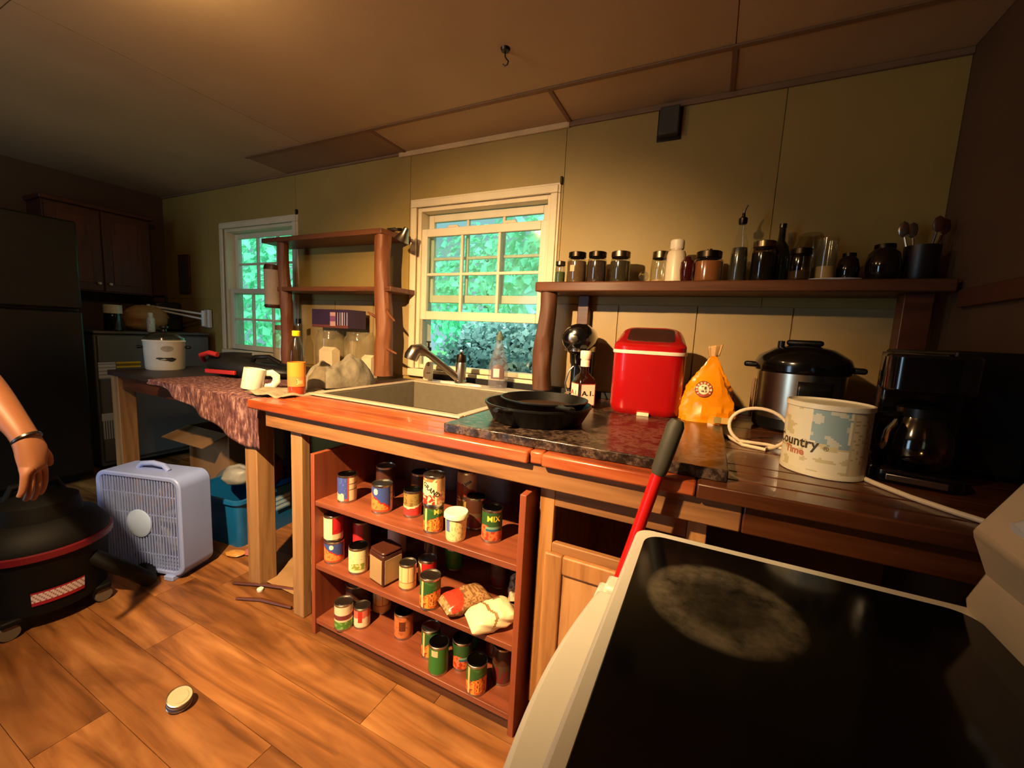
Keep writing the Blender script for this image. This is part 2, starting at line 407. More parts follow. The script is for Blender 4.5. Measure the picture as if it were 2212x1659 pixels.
# curtain-rod nails left of the casings and the hook in the ceiling
for x, z, lab in ((-0.815, 2.055, 'small rusty bracket at the top right corner of the middle window'), (-2.955, 2.06, 'small rusty bracket at the top right corner of the left window')):
    tag(MB().cbox((x, YB-0.016, z), (0.012, 0.02, 0.04)).build('curtain_bracket', dark_metal, None, bevel=0.003), lab, 'bracket', 'old curtain brackets')
hk = thing('ceiling_hook', 'rusty screw hook hanging from the ceiling in front of the middle window', 'hook', (-0.858, 1.565, ZC))
MB().lathe([(0, -0.012), (0.016, -0.010), (0.02, 0)], 16).build('plate', dark_metal, hk)
MB().tube([(0, 0, -0.01), (0, 0, -0.03), (0.008, 0, -0.042), (0.016, 0, -0.05), (0.012, 0, -0.062), (0, 0, -0.064), (-0.008, 0, -0.056)], 0.0028, 8).build('hook', dark_metal, hk)
wd = thing('wall_bracket', 'dark metal mounting box high on the wall under the ceiling', 'bracket', (-0.285, YB-0.006, 2.255))
MB().box(-0.045, -0.045, -0.06, 0.045, 0, 0.065).build('box', plain('gunmetal', (62, 58, 46), 0.6), wd, bevel=0.006)
MB().box(-0.055, -0.006, -0.075, 0.055, 0, 0.075).build('plate', dark_metal, wd, bevel=0.002)
# ceiling lamp (its light is the beam and glow above)
cl = thing('ceiling_lamp', 'round white ceiling flood lamp above the kitchen floor', 'lamp', (LAMP.x, LAMP.y, ZC))
MB().lathe([(0, -0.03), (0.07, -0.028), (0.085, -0.012), (0.085, 0), (0, 0)], 24).build('base', white_pl, cl)
em = bpy.data.materials.new('lamp_glass'); em.use_nodes = True; e_ = em.node_tree.nodes['Principled BSDF']; e_.inputs['Emission Color'].default_value = (*WARM, 1); e_.inputs['Emission Strength'].default_value = 6
MB().lathe([(0, -0.085), (0.02, -0.082), (0.04, -0.065), (0.042, -0.05), (0.025, -0.03), (0, -0.03)], 20).build('bulb', em, cl)
cl2 = thing('bare_bulb', 'bare bulb in a porcelain socket on the ceiling in front of the counter', 'lamp', (BULB.x, BULB.y, ZC))
MB().lathe([(0, -0.05), (0.022, -0.05), (0.025, -0.03), (0.05, -0.012), (0.052, 0), (0, 0)], 24).build('socket', white_pl, cl2)
MB().lathe([(0, -0.088), (0.012, -0.086), (0.02, -0.076), (0.02, -0.066), (0.014, -0.06), (0.012, -0.05), (0, -0.05)], 20).build('bulb', em, cl2)
# doorway behind the camera
door = struct('door_1')
for q in ((DX0-0.06, DX0), (DX1, DX1+0.06)): MB().box(q[0], YF, 0, q[1], YF+0.02, 2.11).build('door_casing', trim_m, door, bevel=0.003)
MB().box(DX0, YF, 2.05, DX1, YF+0.02, 2.11).build('door_casing', trim_m, door, bevel=0.003)

# ================================================================== outside
def leaf_m(name, c1, c2, rough=0.35):
    if name in _M: return _M[name]
    m, nt, b = nmat(name); setp(b, rough, 0, 0.6)
    oi = nt.nodes.new('ShaderNodeObjectInfo'); geo = nt.nodes.new('ShaderNodeNewGeometry')
    nt.links.new(ramp(nt, geo.outputs['Random Per Island'], [(0.0, lin(c1)), (1.0, lin(c2))]), b.inputs['Base Color'])
    tl = nt.nodes.new('ShaderNodeBsdfTranslucent'); tl.inputs['Color'].default_value = (*lin(c2), 1)
    mx = nt.nodes.new('ShaderNodeMixShader'); mx.inputs['Fac'].default_value = 0.42; out = nt.nodes['Material Output']
    nt.links.new(b.outputs[0], mx.inputs[1]); nt.links.new(tl.outputs[0], mx.inputs[2]); nt.links.new(mx.outputs[0], out.inputs['Surface'])
    return m
ivy_m = leaf_m('ivy_leaf', (66, 96, 88), (196, 218, 210), 0.22)
tree_m = leaf_m('tree_leaf', (104, 205, 158), (176, 246, 214), 0.6)
soil_m = plain('dark_soil', (44, 50, 40), 0.9, var=0.3, scale=4)  # dark green-grey soil with mottling
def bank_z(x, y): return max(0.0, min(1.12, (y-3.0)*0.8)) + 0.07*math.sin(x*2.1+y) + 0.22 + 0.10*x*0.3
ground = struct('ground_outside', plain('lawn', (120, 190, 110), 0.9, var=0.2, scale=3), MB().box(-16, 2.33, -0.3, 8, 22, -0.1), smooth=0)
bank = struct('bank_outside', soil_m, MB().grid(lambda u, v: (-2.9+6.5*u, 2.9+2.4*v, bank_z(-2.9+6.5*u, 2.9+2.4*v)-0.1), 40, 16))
def add_leaf(mb, p, s, q):
    """a folded pointed leaf of four triangles"""
    P = [(0, 0, 0), (0.42, 0.38, 0.10), (0, 1.0, -0.12), (-0.42, 0.38, 0.10), (0, 0.42, -0.03)]
    n = mb.pts([Vector(p)+q @ (Vector(k)*s) for k in P])
    for t in ((0, 1, 4), (1, 2, 4), (2, 3, 4), (3, 0, 4)): mb.face([n+i for i in t])
def rq(n):
    """random orientation with the leaf face roughly along n"""
    q = Vector((0, 0, 1)).rotation_difference(Vector(n).normalized())
    return q @ Quaternion((0, 0, 1), random.uniform(0, 2*PI)) @ Quaternion((1, 0, 0), random.uniform(-0.7, 0.7)) @ Quaternion((0, 1, 0), random.uniform(-0.6, 0.6))
ivy = thing('ivy_bank', 'dense ivy covering the bank outside the middle window', 'ivy', (-1.6, 3.6, 0.3))
mb = MB(); near = []
for k in range(9000):
    x = random.uniform(-2.9, 0.9); y = 2.9+2.4*random.random(); z = bank_z(x, y)+random.uniform(-0.10, 0.14)
    s = random.uniform(0.05, 0.10); q = rq((random.uniform(-0.3, 0.5), -0.9, 0.75))
    if len(near) < 240 and y < 4.6 and -2.7 < x < -0.9 and random.random() < 0.25: near.append((x, y-0.03, z+0.03, s*1.15, q)); continue
    add_leaf(mb, (x+1.6, y-3.6, z-0.3), s, q)
tag(mb.build('foliage', ivy_m, ivy, smooth=0), kind='stuff')
lmb = MB(); add_leaf(lmb, (0, 0, 0), 1.0, Quaternion((1, 0, 0, 0))); l0 = lmb.build('leaf', ivy_m, ivy, smooth=0); first = True
for (x, y, z, s, q) in near:
    o = l0 if first else share(l0, ivy); first = False
    o.location = (x+1.6, y-3.6, z-0.3); o.rotation_mode = 'QUATERNION'; o.rotation_quaternion = q; o.scale = (s, s, s)
bark = wood('bark', (60, 70, 60), (95, 105, 90), axis='z', rough=0.9)
for (x, y, h, r, zc_, lab) in ((-2.6, 8.2, 4.6, 2.1, 0.56, 'pale green leafy tree seen through the upper panes of the middle window'),
                          (-9.9, 7.4, 4.4, 2.4, 0.46, 'bright green tree on the lawn seen through the left window'),
                          (1.6, 9.6, 5.0, 2.1, 0.5, 'pale green tree to the right behind the ivy bank'),
                          (-6.6, 11.5, 4.8, 2.4, 0.5, 'leafy tree between the two windows further back')):
    t = thing('tree', lab, 'tree', (x, y, -0.1), group='trees outside')
    MB().tube([(0, 0, 0), (0.05, 0, h*0.4), (-0.05, 0.05, h*0.75)], [0.16, 0.12, 0.05], 10).build('trunk', bark, t)
    mb = MB()
    for k in range(2600):
        d = Vector((random.gauss(0, 1), random.gauss(0, 1), random.gauss(0, 1))).normalized()*(0.55+0.45*random.random())
        add_leaf(mb, (d.x*r, d.y*r*0.8, h*zc_+d.z*h*0.48), random.uniform(0.14, 0.3), rq((d.x, d.y-0.4, d.z+0.4)))
    tag(mb.build('crown', tree_m, t, smooth=0), kind='stuff')
# ================================================================== counter
top_w = wood('counter_wood', (108, 44, 19), (156, 71, 34), (196, 112, 66), 'x', rough=0.30, coat=0.25, bmp=0.25)
apron_w = wood('apron_wood', (96, 62, 32), (146, 98, 54), (164, 116, 68), 'x', rough=0.6)
leg_w = wood('leg_wood', (104, 72, 42), (150, 110, 68), (170, 128, 84), 'z', rough=0.65)
stain_shade_w = wood('counter_stain_shade', (58, 28, 14), (88, 46, 24), (104, 60, 34), 'x', rough=0.28, coat=0.3, bmp=0.2)  # darker stain plus the right side's shade, both put into the wood colour
dark_w = wood('dark_brown_wood', (52, 26, 14), (84, 42, 22), (98, 54, 30), 'x', rough=0.4)
CX0, CX1, CZ = -1.68, 0.755, 0.90
SX0, SX1, SY0, SY1 = -1.62, -0.80, 1.235, 2.085       # sink cut-out
ct = thing('counter', 'long wooden kitchen counter with orange-brown boards, front rail and plank legs', 'counter', ((CX0+CX1)/2, 1.6, 0))
ys = [1.005, 1.085, 1.162, 1.235]
for i, (a, b_) in enumerate(zip(ys, ys[1:])):
    mb = MB()
    if i == 0: mb.box(CX0, a, CZ-0.036, -0.425, b_-0.0015, CZ).box(-0.425, a+0.014, CZ-0.036, -0.385, b_-0.0015, CZ).box(-0.385, a+0.002, CZ-0.036, 0.0, b_-0.0015, CZ)
    else: mb.box(CX0+0.01*i, a+0.0015, CZ-0.036, 0.0, b_-0.0015, CZ-0.001*(i % 2))
    MB().box(0.002, a+0.002, CZ-0.036, CX1, b_-0.0015, CZ).build('board', stain_shade_w, ct, bevel=0.004, world=True)
    mb.build('board', top_w, ct, bevel=0.004 if i else 0.006, world=True)
yy = [SY0, 1.42, 1.61, 1.80, 1.99, 2.185]
for a, b_ in zip(yy, yy[1:]):
    MB().box(SX1, a+0.0015, CZ-0.036, CX1, b_-0.0015, CZ).build('board', stain_shade_w, ct, bevel=0.003, world=True)
MB().box(CX0, SY1, CZ-0.036, SX1-0.002, 2.185, CZ).build('board', top_w, ct, bevel=0.003, world=True)
MB().box(CX0, SY0+0.002, CZ-0.036, SX0, SY1-0.002, CZ).build('board', top_w, ct, bevel=0.003, world=True)
MB().box(CX0+0.08, 1.03, 0.795, 0.10, 1.065, CZ-0.037).build('front_rail', apron_w, ct, bevel=0.004, world=True)
MB().box(0.102, 1.03, 0.795, CX1, 1.065, CZ-0.037).build('front_rail', stain_shade_w, ct, bevel=0.004, world=True)
MB().box(CX0+0.03, 1.066, 0.80, CX0+0.065, 2.15, CZ-0.037).build('end_rail', apron_w, ct, bevel=0.004, world=True)
MB().box(-1.475, 1.07, 0, -1.41, 1.11, 0.86).xform(Matrix.Translation((0, -0.02, 0))).build('leg', leg_w, ct, bevel=0.004, world=True)
MB().box(-1.655, 2.06, 0, -1.60, 2.12, 0.86).build('leg', leg_w, ct, bevel=0.004, world=True)
MB().box(0.69, 1.07, 0, 0.745, 1.12, 0.86).build('leg', leg_w, ct, bevel=0.004, world=True)
MB().box(-1.68, 2.15, CZ, 0.74, 2.188, CZ+0.035).build('back_ledge', black_matte, ct, bevel=0.003, world=True)
# --- sink
sink_m = plain('sink_composite', (108, 99, 82), 0.42, var=0.08, scale=30)
sk = thing('kitchen_sink', 'deep taupe single-bowl kitchen sink set into the wooden counter', 'sink', ((SX0+SX1)/2, 1.66, CZ))
hx, y0s, y1s = (SX1-SX0)/2, SY0-1.66, SY1-1.66
bx, by0, by1 = hx-0.035, y0s+0.035, y1s-0.15
mb = MB()
mb.box(-hx, y0s, 0, hx, by0, 0.010).box(-hx, by1, 0, hx, y1s, 0.010).box(-hx, by0, 0, -bx, by1, 0.010).box(bx, by0, 0, hx, by1, 0.010)
mb.build('rim', plain('sink_rim', (176, 160, 136), 0.4, var=0.08, scale=20), sk, bevel=0.004)
dz = -0.152; t = 0.008; mb = MB()
mb.box(-bx-t, by0-t, dz, -bx, by1+t, 0).box(bx, by0-t, dz, bx+t, by1+t, 0).box(-bx, by0-t, dz, bx, by0, 0).box(-bx, by1, dz, bx, by1+t, 0).box(-bx-t, by0-t, dz-t, bx+t, by1+t, dz)
mb.build('bowl', sink_m, sk, bevel=0.003)
MB().lathe([(0, 0.002), (0.03, 0.002), (0.045, 0.004), (0.048, 0)], 24, (0, (by0+by1)/2, dz)).build('drain', chrome, sk)
# --- faucet
fc = thing('kitchen_faucet', 'brushed pull-out kitchen faucet on a white deck plate behind the sink', 'faucet', (-1.30, 2.005, CZ+0.010))
MB().lathe([(0.0, 0.010), (0.135, 0.010), (0.142, 0.006), (0.145, 0), (0, 0)], 40, sy=0.21).build('deck_plate', plain('plate_white', (222, 210, 190), 0.25, var=0.04), fc)
MB().lathe([(0.036, 0.010), (0.036, 0.022), (0.031, 0.028), (0.031, 0.12), (0.028, 0.13), (0, 0.13)], 28).build('body', chrome, fc)
MB().lathe([(0.029, 0.13), (0.030, 0.15), (0.026, 0.175), (0.0, 0.186)], 24).build('handle_cap', plain('oiled_bronze', (84, 68, 52), 0.3, metal=1.0), fc)
MB().tube([(0.0, 0.0, 0.172), (0.02, -0.025, 0.19), (0.03, -0.05, 0.20)], [0.011, 0.009, 0.006], 10).build('lever', chrome, fc)
sp = MB().tube([(-0.01, -0.01, 0.035), (-0.05, -0.06, 0.085), (-0.115, -0.14, 0.165), (-0.135, -0.165, 0.185)], [0.022, 0.021, 0.019, 0.020], 16).build('spout', chrome, fc)
MB().tube([(-0.130, -0.160, 0.182), (-0.15, -0.185, 0.196), (-0.168, -0.208, 0.190), (-0.180, -0.222, 0.160), (-0.184, -0.228, 0.140)], [0.026, 0.034, 0.039, 0.040, 0.036], 18).build('spray_head', chrome, sp)
# --- polished stone slab
m, nt, b = nmat('speckled_granite'); setp(b, 0.24, 0, 0.4); gran = m
v = coords(nt, (1, 1, 1), False); f = noise_tex(nt, v, 55, 3, 0.7); f2 = noise_tex(nt, v, 16, 4, 0.6)
mm = nt.nodes.new('ShaderNodeMath'); mm.operation = 'ADD'; nt.links.new(f, mm.inputs[0]); nt.links.new(f2, mm.inputs[1]); mm2 = nt.nodes.new('ShaderNodeMath'); mm2.operation = 'MULTIPLY'; mm2.inputs[1].default_value = 0.5; nt.links.new(mm.outputs[0], mm2.inputs[0])
nt.links.new(ramp(nt, mm2.outputs[0], [(0.42, lin((30, 22, 18))), (0.5, lin((54, 41, 34))), (0.56, lin((92, 73, 60))), (0.63, lin((40, 30, 24)))]), b.inputs['Base Color'])
rnd = random.Random(3); pl_ = []
for i in range(41): pl_.append((-0.735+0.80*i/40, 1.045+0.0035*rnd.random()+(0.002 if i % 7 == 3 else 0)))
pl_ += [(0.065, 1.66), (-0.735, 1.66)]
sl = thing('granite_slab', 'speckled dark granite offcut lying on the counter beside the sink', 'slab', (-0.335, 1.35, CZ))
mb = MB().prism(pl_, CZ, CZ+0.030); mb.build('slab', gran, sl, bevel=0.003, world=True)
# ================================================================== bookcase under the counter
red_w = wood('reddish_shelf_wood', (88, 40, 22), (130, 67, 40), (150, 86, 56), 'x', rough=0.45, scale=0.7)
red_wz = wood('reddish_side_wood', (96, 42, 22), (140, 68, 38), (156, 82, 48), 'z', rough=0.5, scale=0.7)
BX0, BX1, BY0, BY1 = -1.315, -0.425, 1.015, 1.40
bc = thing('bookcase', 'reddish brown open bookcase of canned food under the counter', 'bookcase', ((BX0+BX1)/2, 1.2, 0))
MB().box(BX0, BY0, 0, BX0+0.02, BY1, 0.735).build('side_panel', red_wz, bc, bevel=0.002, world=True)
MB().box(BX1-0.02, BY0, 0, BX1, BY1, 0.77).build('side_panel', red_wz, bc, bevel=0.002, world=True)
SHZ = (0.065, 0.295, 0.552)
for i, z in enumerate(SHZ): MB().box(BX0+0.02, BY0+0.004, z-0.02, BX1-0.02, BY1-0.012, z).build('shelf', red_w, bc, bevel=0.002, world=True)
MB().box(BX0+0.02, BY0+0.018, 0.0, BX1-0.02, BY0+0.034, 0.044).build('plinth', dark_w, bc, bevel=0.002, world=True)
MB().box(BX0+0.02, BY1-0.01, 0.02, BX1-0.02, BY1, 0.73).build('back_panel', dark_w, bc, world=True)
# ================================================================== base cabinet with an empty drawer slot
cab_w = wood('cabinet_oak', (128, 82, 42), (176, 122, 68), (190, 140, 86), 'z', rough=0.5)
KX0, KX1, KY0 = -0.405, 0.035, 1.07
kb = thing('base_cabinet', 'oak base cabinet with an empty drawer slot beside the bookcase', 'cabinet', ((KX0+KX1)/2, 1.35, 0))
MB().box(KX0, KY0+0.02, 0.09, KX0+0.016, 1.66, 0.79).box(KX1-0.016, KY0+0.02, 0.09, KX1, 1.66, 0.79).box(KX0+0.016, 1.645, 0.09, KX1-0.016, 1.66, 0.79).box(KX0+0.016, KY0+0.02, 0.09, KX1-0.016, 1.645, 0.106).build('carcass', cab_w, kb, bevel=0.002, world=True)
MB().box(KX0+0.03, KY0+0.07, 0, KX1-0.03, 1.62, 0.09).build('toe_kick', black_matte, kb, world=True)
for a, b_ in ((KX0, KX0+0.045), (KX1-0.045, KX1)): MB().box(a, KY0, 0.09, b_, KY0+0.02, 0.79).build('stile', cab_w, kb, bevel=0.003, world=True)
for a, b_ in ((0.735, 0.79), (0.585, 0.625), (0.09, 0.13)): MB().box(KX0+0.045, KY0, a, KX1-0.045, KY0+0.02, b_).build('rail', apron_w, kb, bevel=0.003, world=True)
dr = MB().box(KX0+0.03, KY0-0.019, 0.10, KX0+0.085, KY0-0.001, 0.60).box(KX1-0.085, KY0-0.019, 0.10, KX1-0.03, KY0-0.001, 0.60).box(KX0+0.085, KY0-0.019, 0.545, KX1-0.085, KY0-0.001, 0.60).box(KX0+0.085, KY0-0.019, 0.10, KX1-0.085, KY0-0.001, 0.155).build('door', cab_w, kb, bevel=0.005, world=True)
MB().box(KX0+0.084, KY0-0.010, 0.154, KX1-0.084, KY0-0.003, 0.546).xform(Matrix.Translation(Vector((0, 0, 0))-Vector(kb['_o']))).build('door_panel', wood('cabinet_panel', (140, 92, 50), (188, 136, 82), (200, 152, 98), 'z', rough=0.5), dr, bevel=0.002)
# ================================================================== stove
enam = plain('white_enamel', (228, 222, 204), 0.22, var=0.03, coat=0.2)
stx0, stx1, sty0, sty1, stz = -0.098, 0.40, 0.10, 0.828, 0.845
m, nt, b = nmat('cooktop_glass'); setp(b, 0.10, 0, 0.35); hob = m
tc = nt.nodes.new('ShaderNodeTexCoord'); sx = nt.nodes.new('ShaderNodeSeparateXYZ'); nt.links.new(tc.outputs['Object'], sx.inputs[0])
def mth(op, a, b2=None):
    n = nt.nodes.new('ShaderNodeMath'); n.operation = op
    for i, q in enumerate((a, b2)):
        if q is None: continue
        if isinstance(q, (int, float)): n.inputs[i].default_value = q
        else: nt.links.new(q, n.inputs[i])
    return n.outputs[0]
# pale mottled ring around the far front burner (local coordinates of the glass)
dx = mth('SUBTRACT', sx.outputs['X'], -0.10); dy = mth('SUBTRACT', sx.outputs['Y'], 0.165)
rr = mth('SQRT', mth('ADD', mth('MULTIPLY', dx, dx), mth('MULTIPLY', dy, dy)))
ringf = ramp(nt, rr, [(0.0, (0.25, 0.25, 0.25)), (0.045, (0.3, 0.3, 0.3)), (0.075, (1, 1, 1)), (0.095, (0.8, 0.8, 0.8)), (0.106, (0, 0, 0))])
nn = noise_tex(nt, tc.outputs['Object'], 22, 5, 0.65)
wf = mth('MULTIPLY', ringf, ramp(nt, nn, [(0.35, (0.15, 0.15, 0.15)), (0.7, (1, 1, 1))]))
mxc = nt.nodes.new('ShaderNodeMix'); mxc.data_type = 'RGBA'; mxc.inputs[6].default_value = (0.0035, 0.003, 0.003, 1); mxc.inputs[7].default_value = (*lin((120, 110, 92)), 1)
nt.links.new(wf, mxc.inputs[0]); nt.links.new(mxc.outputs[2], b.inputs['Base Color'])
st = thing('electric_range', 'white electric range with a black glass cooktop in the foreground', 'stove', (0.15, 0.465, 0))
def rrect(x0, y0, x1, y1, r, n=6):
    P = []
    for cx_, cy_, a0 in ((x1-r, y0+r, -PI/2), (x1-r, y1-r, 0), (x0+r, y1-r, PI/2), (x0+r, y0+r, PI)):
        for k in range(n+1): P.append((cx_+r*math.cos(a0+PI/2*k/n), cy_+r*math.sin(a0+PI/2*k/n)))
    return P
MB().box(stx0+0.03, sty0+0.004, 0.05, stx1+0.09, sty1-0.006, stz-0.03).build('body', enam, st, bevel=0.004, world=True)
MB().prism(rrect(stx0, sty0, stx1+0.02, sty1, 0.03), stz-0.03, stz).build('cooktop_frame', enam, st, bevel=0.006, world=True)
gp = rrect(stx0+0.02, sty0+0.02, stx1-0.015, sty1-0.028, 0.035)
MB().prism([(p[0]-0.15, p[1]-0.465) for p in gp], 0, 0.003).build('cooktop_glass', hob, st, bevel=0.0015).location = (0, 0, stz)
MB().prism([(0.385, stz-0.01), (0.470, stz-0.01), (0.495, 1.06), (0.455, 1.075), (0.420, 1.06), (0.372, 0.965), (0.395, 0.905), (0.380, 0.86)], sty0, sty1-0.004, 'xz').build('backguard', plain('backguard_enamel', (196, 178, 140), 0.3, var=0.04), st, bevel=0.008, world=True)
MB().box(0.394, sty0+0.2, 0.93, 0.402, sty1-0.2, 0.99).xform(Matrix.Translation((0.0, 0, 0))).build('control_panel', black_pl, st, world=True)
for k in range(4): MB().lathe([(0.018, 0), (0.016, 0.018), (0, 0.019)], 16, M=Matrix.Rotation(-PI/2-0.45, 4, 'Y')).xform(Matrix.Translation((0.402, sty0+0.06+(0.05 if k % 2 else 0)+(0.54 if k > 1 else 0), 1.0))).build('knob', white_pl, st, world=True)
dr = MB().box(stx0+0.006, sty0+0.008, 0.22, stx0+0.03, sty1-0.010, stz-0.035).build('oven_door', enam, st, bevel=0.006, world=True)
hp = []; 
for k in range(25):
    u = k/24; y = 0.245+0.43*u; hp.append((-0.137-0.020*math.sin(PI*u), y))
inner = [(-0.104, y) for (x, y) in hp][::-1]
MB().prism(hp[::-1]+inner[::-1], 0.757, 0.785).xform(Matrix.Translation(-Vector(st['_o']))).build('door_handle', enam, dr, bevel=0.008)
for y in (0.70, 0.225):
    MB().box(-0.128, y-0.022, 0.752, stx0+0.01, y+0.022, 0.79).xform(Matrix.Translation(-Vector(st['_o']))).build('handle_bracket', enam, dr, bevel=0.006)
MB().box(-0.142, 0.665, 0.742, -0.118, 0.712, 0.778).xform(Matrix.Translation(-Vector(st['_o']))).build('handle_bracket', enam, dr, bevel=0.006)
MB().box(-0.146, 0.335, 0.715, -0.130, 0.385, 0.752).xform(Matrix.Translation(-Vector(st['_o']))).build('handle_bracket', plain('greyish_plastic', (190, 186, 170), 0.4), dr, bevel=0.006)
MB().box(stx0+0.008, sty0+0.008, 0.06, stx0+0.03, sty1-0.010, 0.205).build('drawer', enam, st, bevel=0.005, world=True)
# --- broom standing in the gap between the stove and the counter
br = thing('broom', 'red broom handle with a grey grip standing between the stove and the counter', 'broom', (-0.27, 0.925, 0))
top = Vector((-0.052, 0.985, 1.045))-Vector(br['_o']); low = Vector((-0.245, 0.93, 0.2))-Vector(br['_o'])
ax = (top-low)
MB().tube([low, low+ax*0.86], 0.0145, 16).build('handle', plain('red_paint', (196, 22, 16), 0.32, var=0.06), br)
MB().tube([low+ax*0.845, low+ax*0.86, low+ax*0.92, low+ax*0.985, low+ax*1.0], [0.0155, 0.0185, 0.0195, 0.0195, 0.013], 18).build('grip', plain('grip_rubber', (66, 62, 48), 0.6, var=0.1, scale=40), br)
bh = MB().box(-0.012, -0.10, 0.10, 0.048, 0.06, 0.18).build('head', plain('red_plastic', (150, 18, 14), 0.4), br, bevel=0.008)
mb = MB()
for k in range(60):
    x = random.uniform(-0.005, 0.04); y = random.uniform(-0.09, 0.05); mb.tube([(x, y, 0.11), (x+random.uniform(-0.02, 0.02), y+random.uniform(-0.015, 0.015), 0.0)], 0.003, 4)
tag(mb.build('bristles', plain('bristle', (70, 60, 50), 0.8), br), kind='stuff')
# ================================================================== side table on the left
TX0, TX1, TY0, TY1, TZ = -3.22, -1.70, 1.12, 2.15, 0.885
tb = thing('work_table', 'dark-topped wooden table with square legs left of the counter', 'table', ((TX0+TX1)/2, 1.6, 0))
MB().box(TX0, TY0, TZ-0.03, TX1, TY1, TZ).build('tabletop', wood('table_top', (34, 24, 20), (56, 42, 34), axis='x', rough=0.5), tb, bevel=0.004, world=True)
for (x, y) in ((-1.80, 1.13), (-3.16, 1.17), (-1.80, 2.08), (-3.16, 2.08)):
    MB().box(x-0.042, y-0.042, 0, x+0.042, y+0.042, TZ-0.03).build('leg', leg_w, tb, bevel=0.004, world=True)
MB().box(-3.12, TY0+0.03, TZ-0.11, -1.84, TY0+0.05, TZ-0.03).build('apron', dark_w, tb, bevel=0.003, world=True)
MB().box(-3.12, 2.07, TZ-0.11, -1.84, 2.09, TZ-0.03).build('apron', dark_w, tb, bevel=0.003, world=True)
# ================================================================== log shelf on the left
log_w = wood('log_wood', (74, 38, 20), (122, 68, 36), (146, 90, 52), 'z', rough=0.55, scale=0.8, bmp=0.5)
plank_w = wood('shelf_plank', (72, 38, 20), (112, 64, 35), (128, 80, 47), 'x', rough=0.5)
lg = thing('log_shelf', 'rustic two-tier shelf on peeled log posts between the windows', 'shelf', (-2.4, 2.05, TZ))
MB().prism([(-3.02, 1.945), (-1.86, 1.935), (-1.845, 2.06), (-1.83, 2.175), (-3.02, 2.175)], 1.782, 1.815).build('shelf_board', plank_w, lg, bevel=0.004, world=True)
MB().prism([(-2.98, 1.95), (-1.80, 1.96), (-1.79, 2.175), (-2.98, 2.175)], 1.440, 1.470).build('shelf_board', plank_w, lg, bevel=0.004, world=True)
def log(x, y, z0, z1, r, seed, lean=(0, 0)):
    rn = random.Random(seed); mb = MB(); n = 26
    def fn(u, v):
        a = 2*PI*u; z = z0+(z1-z0)*v
        rr_ = r*(1+0.16*noise.noise(Vector((math.cos(a)*1.6+seed, math.sin(a)*1.6, z*7)))+0.07*noise.noise(Vector((math.cos(a)*6, math.sin(a)*6+seed, z*4))))*(1.12-0.18*v)
        return (x+lean[0]*v+rr_*math.cos(a)+0.008*math.sin(z*9+seed), y+lean[1]*v+rr_*math.sin(a), z)
    mb.grid(fn, n, 30, True)
    a = len(mb.v); mb.face(list(range(0, n))[::-1]); mb.face(list(range(a-n, a)))
    return mb
p1 = log(-1.875, 1.99, 0.91, 1.782, 0.05, 3, (-0.02, 0)).build('log_post', log_w, lg, world=True)
log(-2.80, 1.99, TZ, 1.782, 0.04, 9, (-0.04, 0)).build('log_post', log_w, lg, world=True)
off = Vector(lg['_o'])
for (z, dx_, dy_, dz_) in ((1.26, -0.11, -0.02, 0.05), (1.36, 0.12, -0.03, -0.10), (1.10, 0.13, -0.02, -0.04)):
    s0 = Vector((-1.88, 1.985, z))-off; MB().tube([s0, s0+Vector((dx_*0.6, dy_, dz_*0.6)), s0+Vector((dx_, dy_, dz_))], [0.014, 0.009, 0.005], 8).build('twig_stub', log_w, p1)
# ================================================================== wall shelf on the right
rs = thing('jar_shelf', 'long dark wooden shelf of jars on posts above the counter', 'shelf', (-0.05, 2.06, CZ))
MB().prism([(-0.838, 1.955), (-0.82, 1.945), (-0.3, 1.947), (-0.29, 1.951), (0.74, 1.95), (0.74, 2.186), (-0.82, 2.186)], 1.440, 1.487).build('shelf_board', wood('jar_shelf_board', (62, 34, 18), (98, 56, 30), (112, 68, 38), 'x', rough=0.5), rs, bevel=0.006, world=True)
log(-0.785, 2.00, CZ+0.036, 1.440, 0.046, 14).build('post', wood('post_brown', (58, 32, 17), (88, 50, 27), axis='z', rough=0.6), rs, world=True)
MB().box(-0.66, 2.13, CZ+0.036, -0.60, 2.186, 1.44).build('back_post', dark_w, rs, bevel=0.004, world=True)
MB().box(0.615, 1.99, CZ+0.002, 0.70, 2.06, 1.44).build('post', dark_w, rs, bevel=0.004, world=True)
# ================================================================== left end of the room: cabinets and appliances
uc = thing('upper_cabinet', 'dark red-brown wall cabinet with crown moulding in the far left corner', 'cabinet', (-4.74, 1.5, 1.4))
uw = wood('mahogany', (52, 24, 16), (80, 38, 26), axis='z', rough=0.4)
MB().box(-4.898, 1.30, 1.39, -4.62, 1.96, 2.05).build('carcass', uw, uc, bevel=0.003, world=True)
MB().box(-4.898, 1.285, 2.05, -4.59, 1.985, 2.085).build('crown', uw, uc, bevel=0.006, world=True)
for a, b_ in ((1.31, 1.62), (1.63, 1.95)):
    d = MB().box(-4.62, a, 1.40, -4.602, b_, 2.04).build('door', uw, uc, bevel=0.003, world=True)
    MB().box(-4.604, a+0.06, 1.46, -4.598, b_-0.06, 1.98).xform(Matrix.Translation(-Vector(uc['_o']))).build('door_panel', wood('mahogany_panel', (60, 28, 18), (92, 44, 28), axis='z', rough=0.4), d, bevel=0.002)
    MB().lathe([(0.011, 0), (0.008, 0.012), (0.012, 0.022), (0, 0.025)], 12, M=Matrix.Rotation(PI/2, 4, 'Y')).xform(Matrix.Translation(Vector((-4.602, b_-0.03 if a < 1.5 else a+0.03, 1.46))-Vector(uc['_o']))).build('knob', chrome, d)
bf = thing('black_refrigerator', 'tall black refrigerator standing at the far left edge', 'refrigerator', (-4.0, 0.88, 0))
fr_m = plain('fridge_black', (10, 9, 9), 0.35, var=0.2)
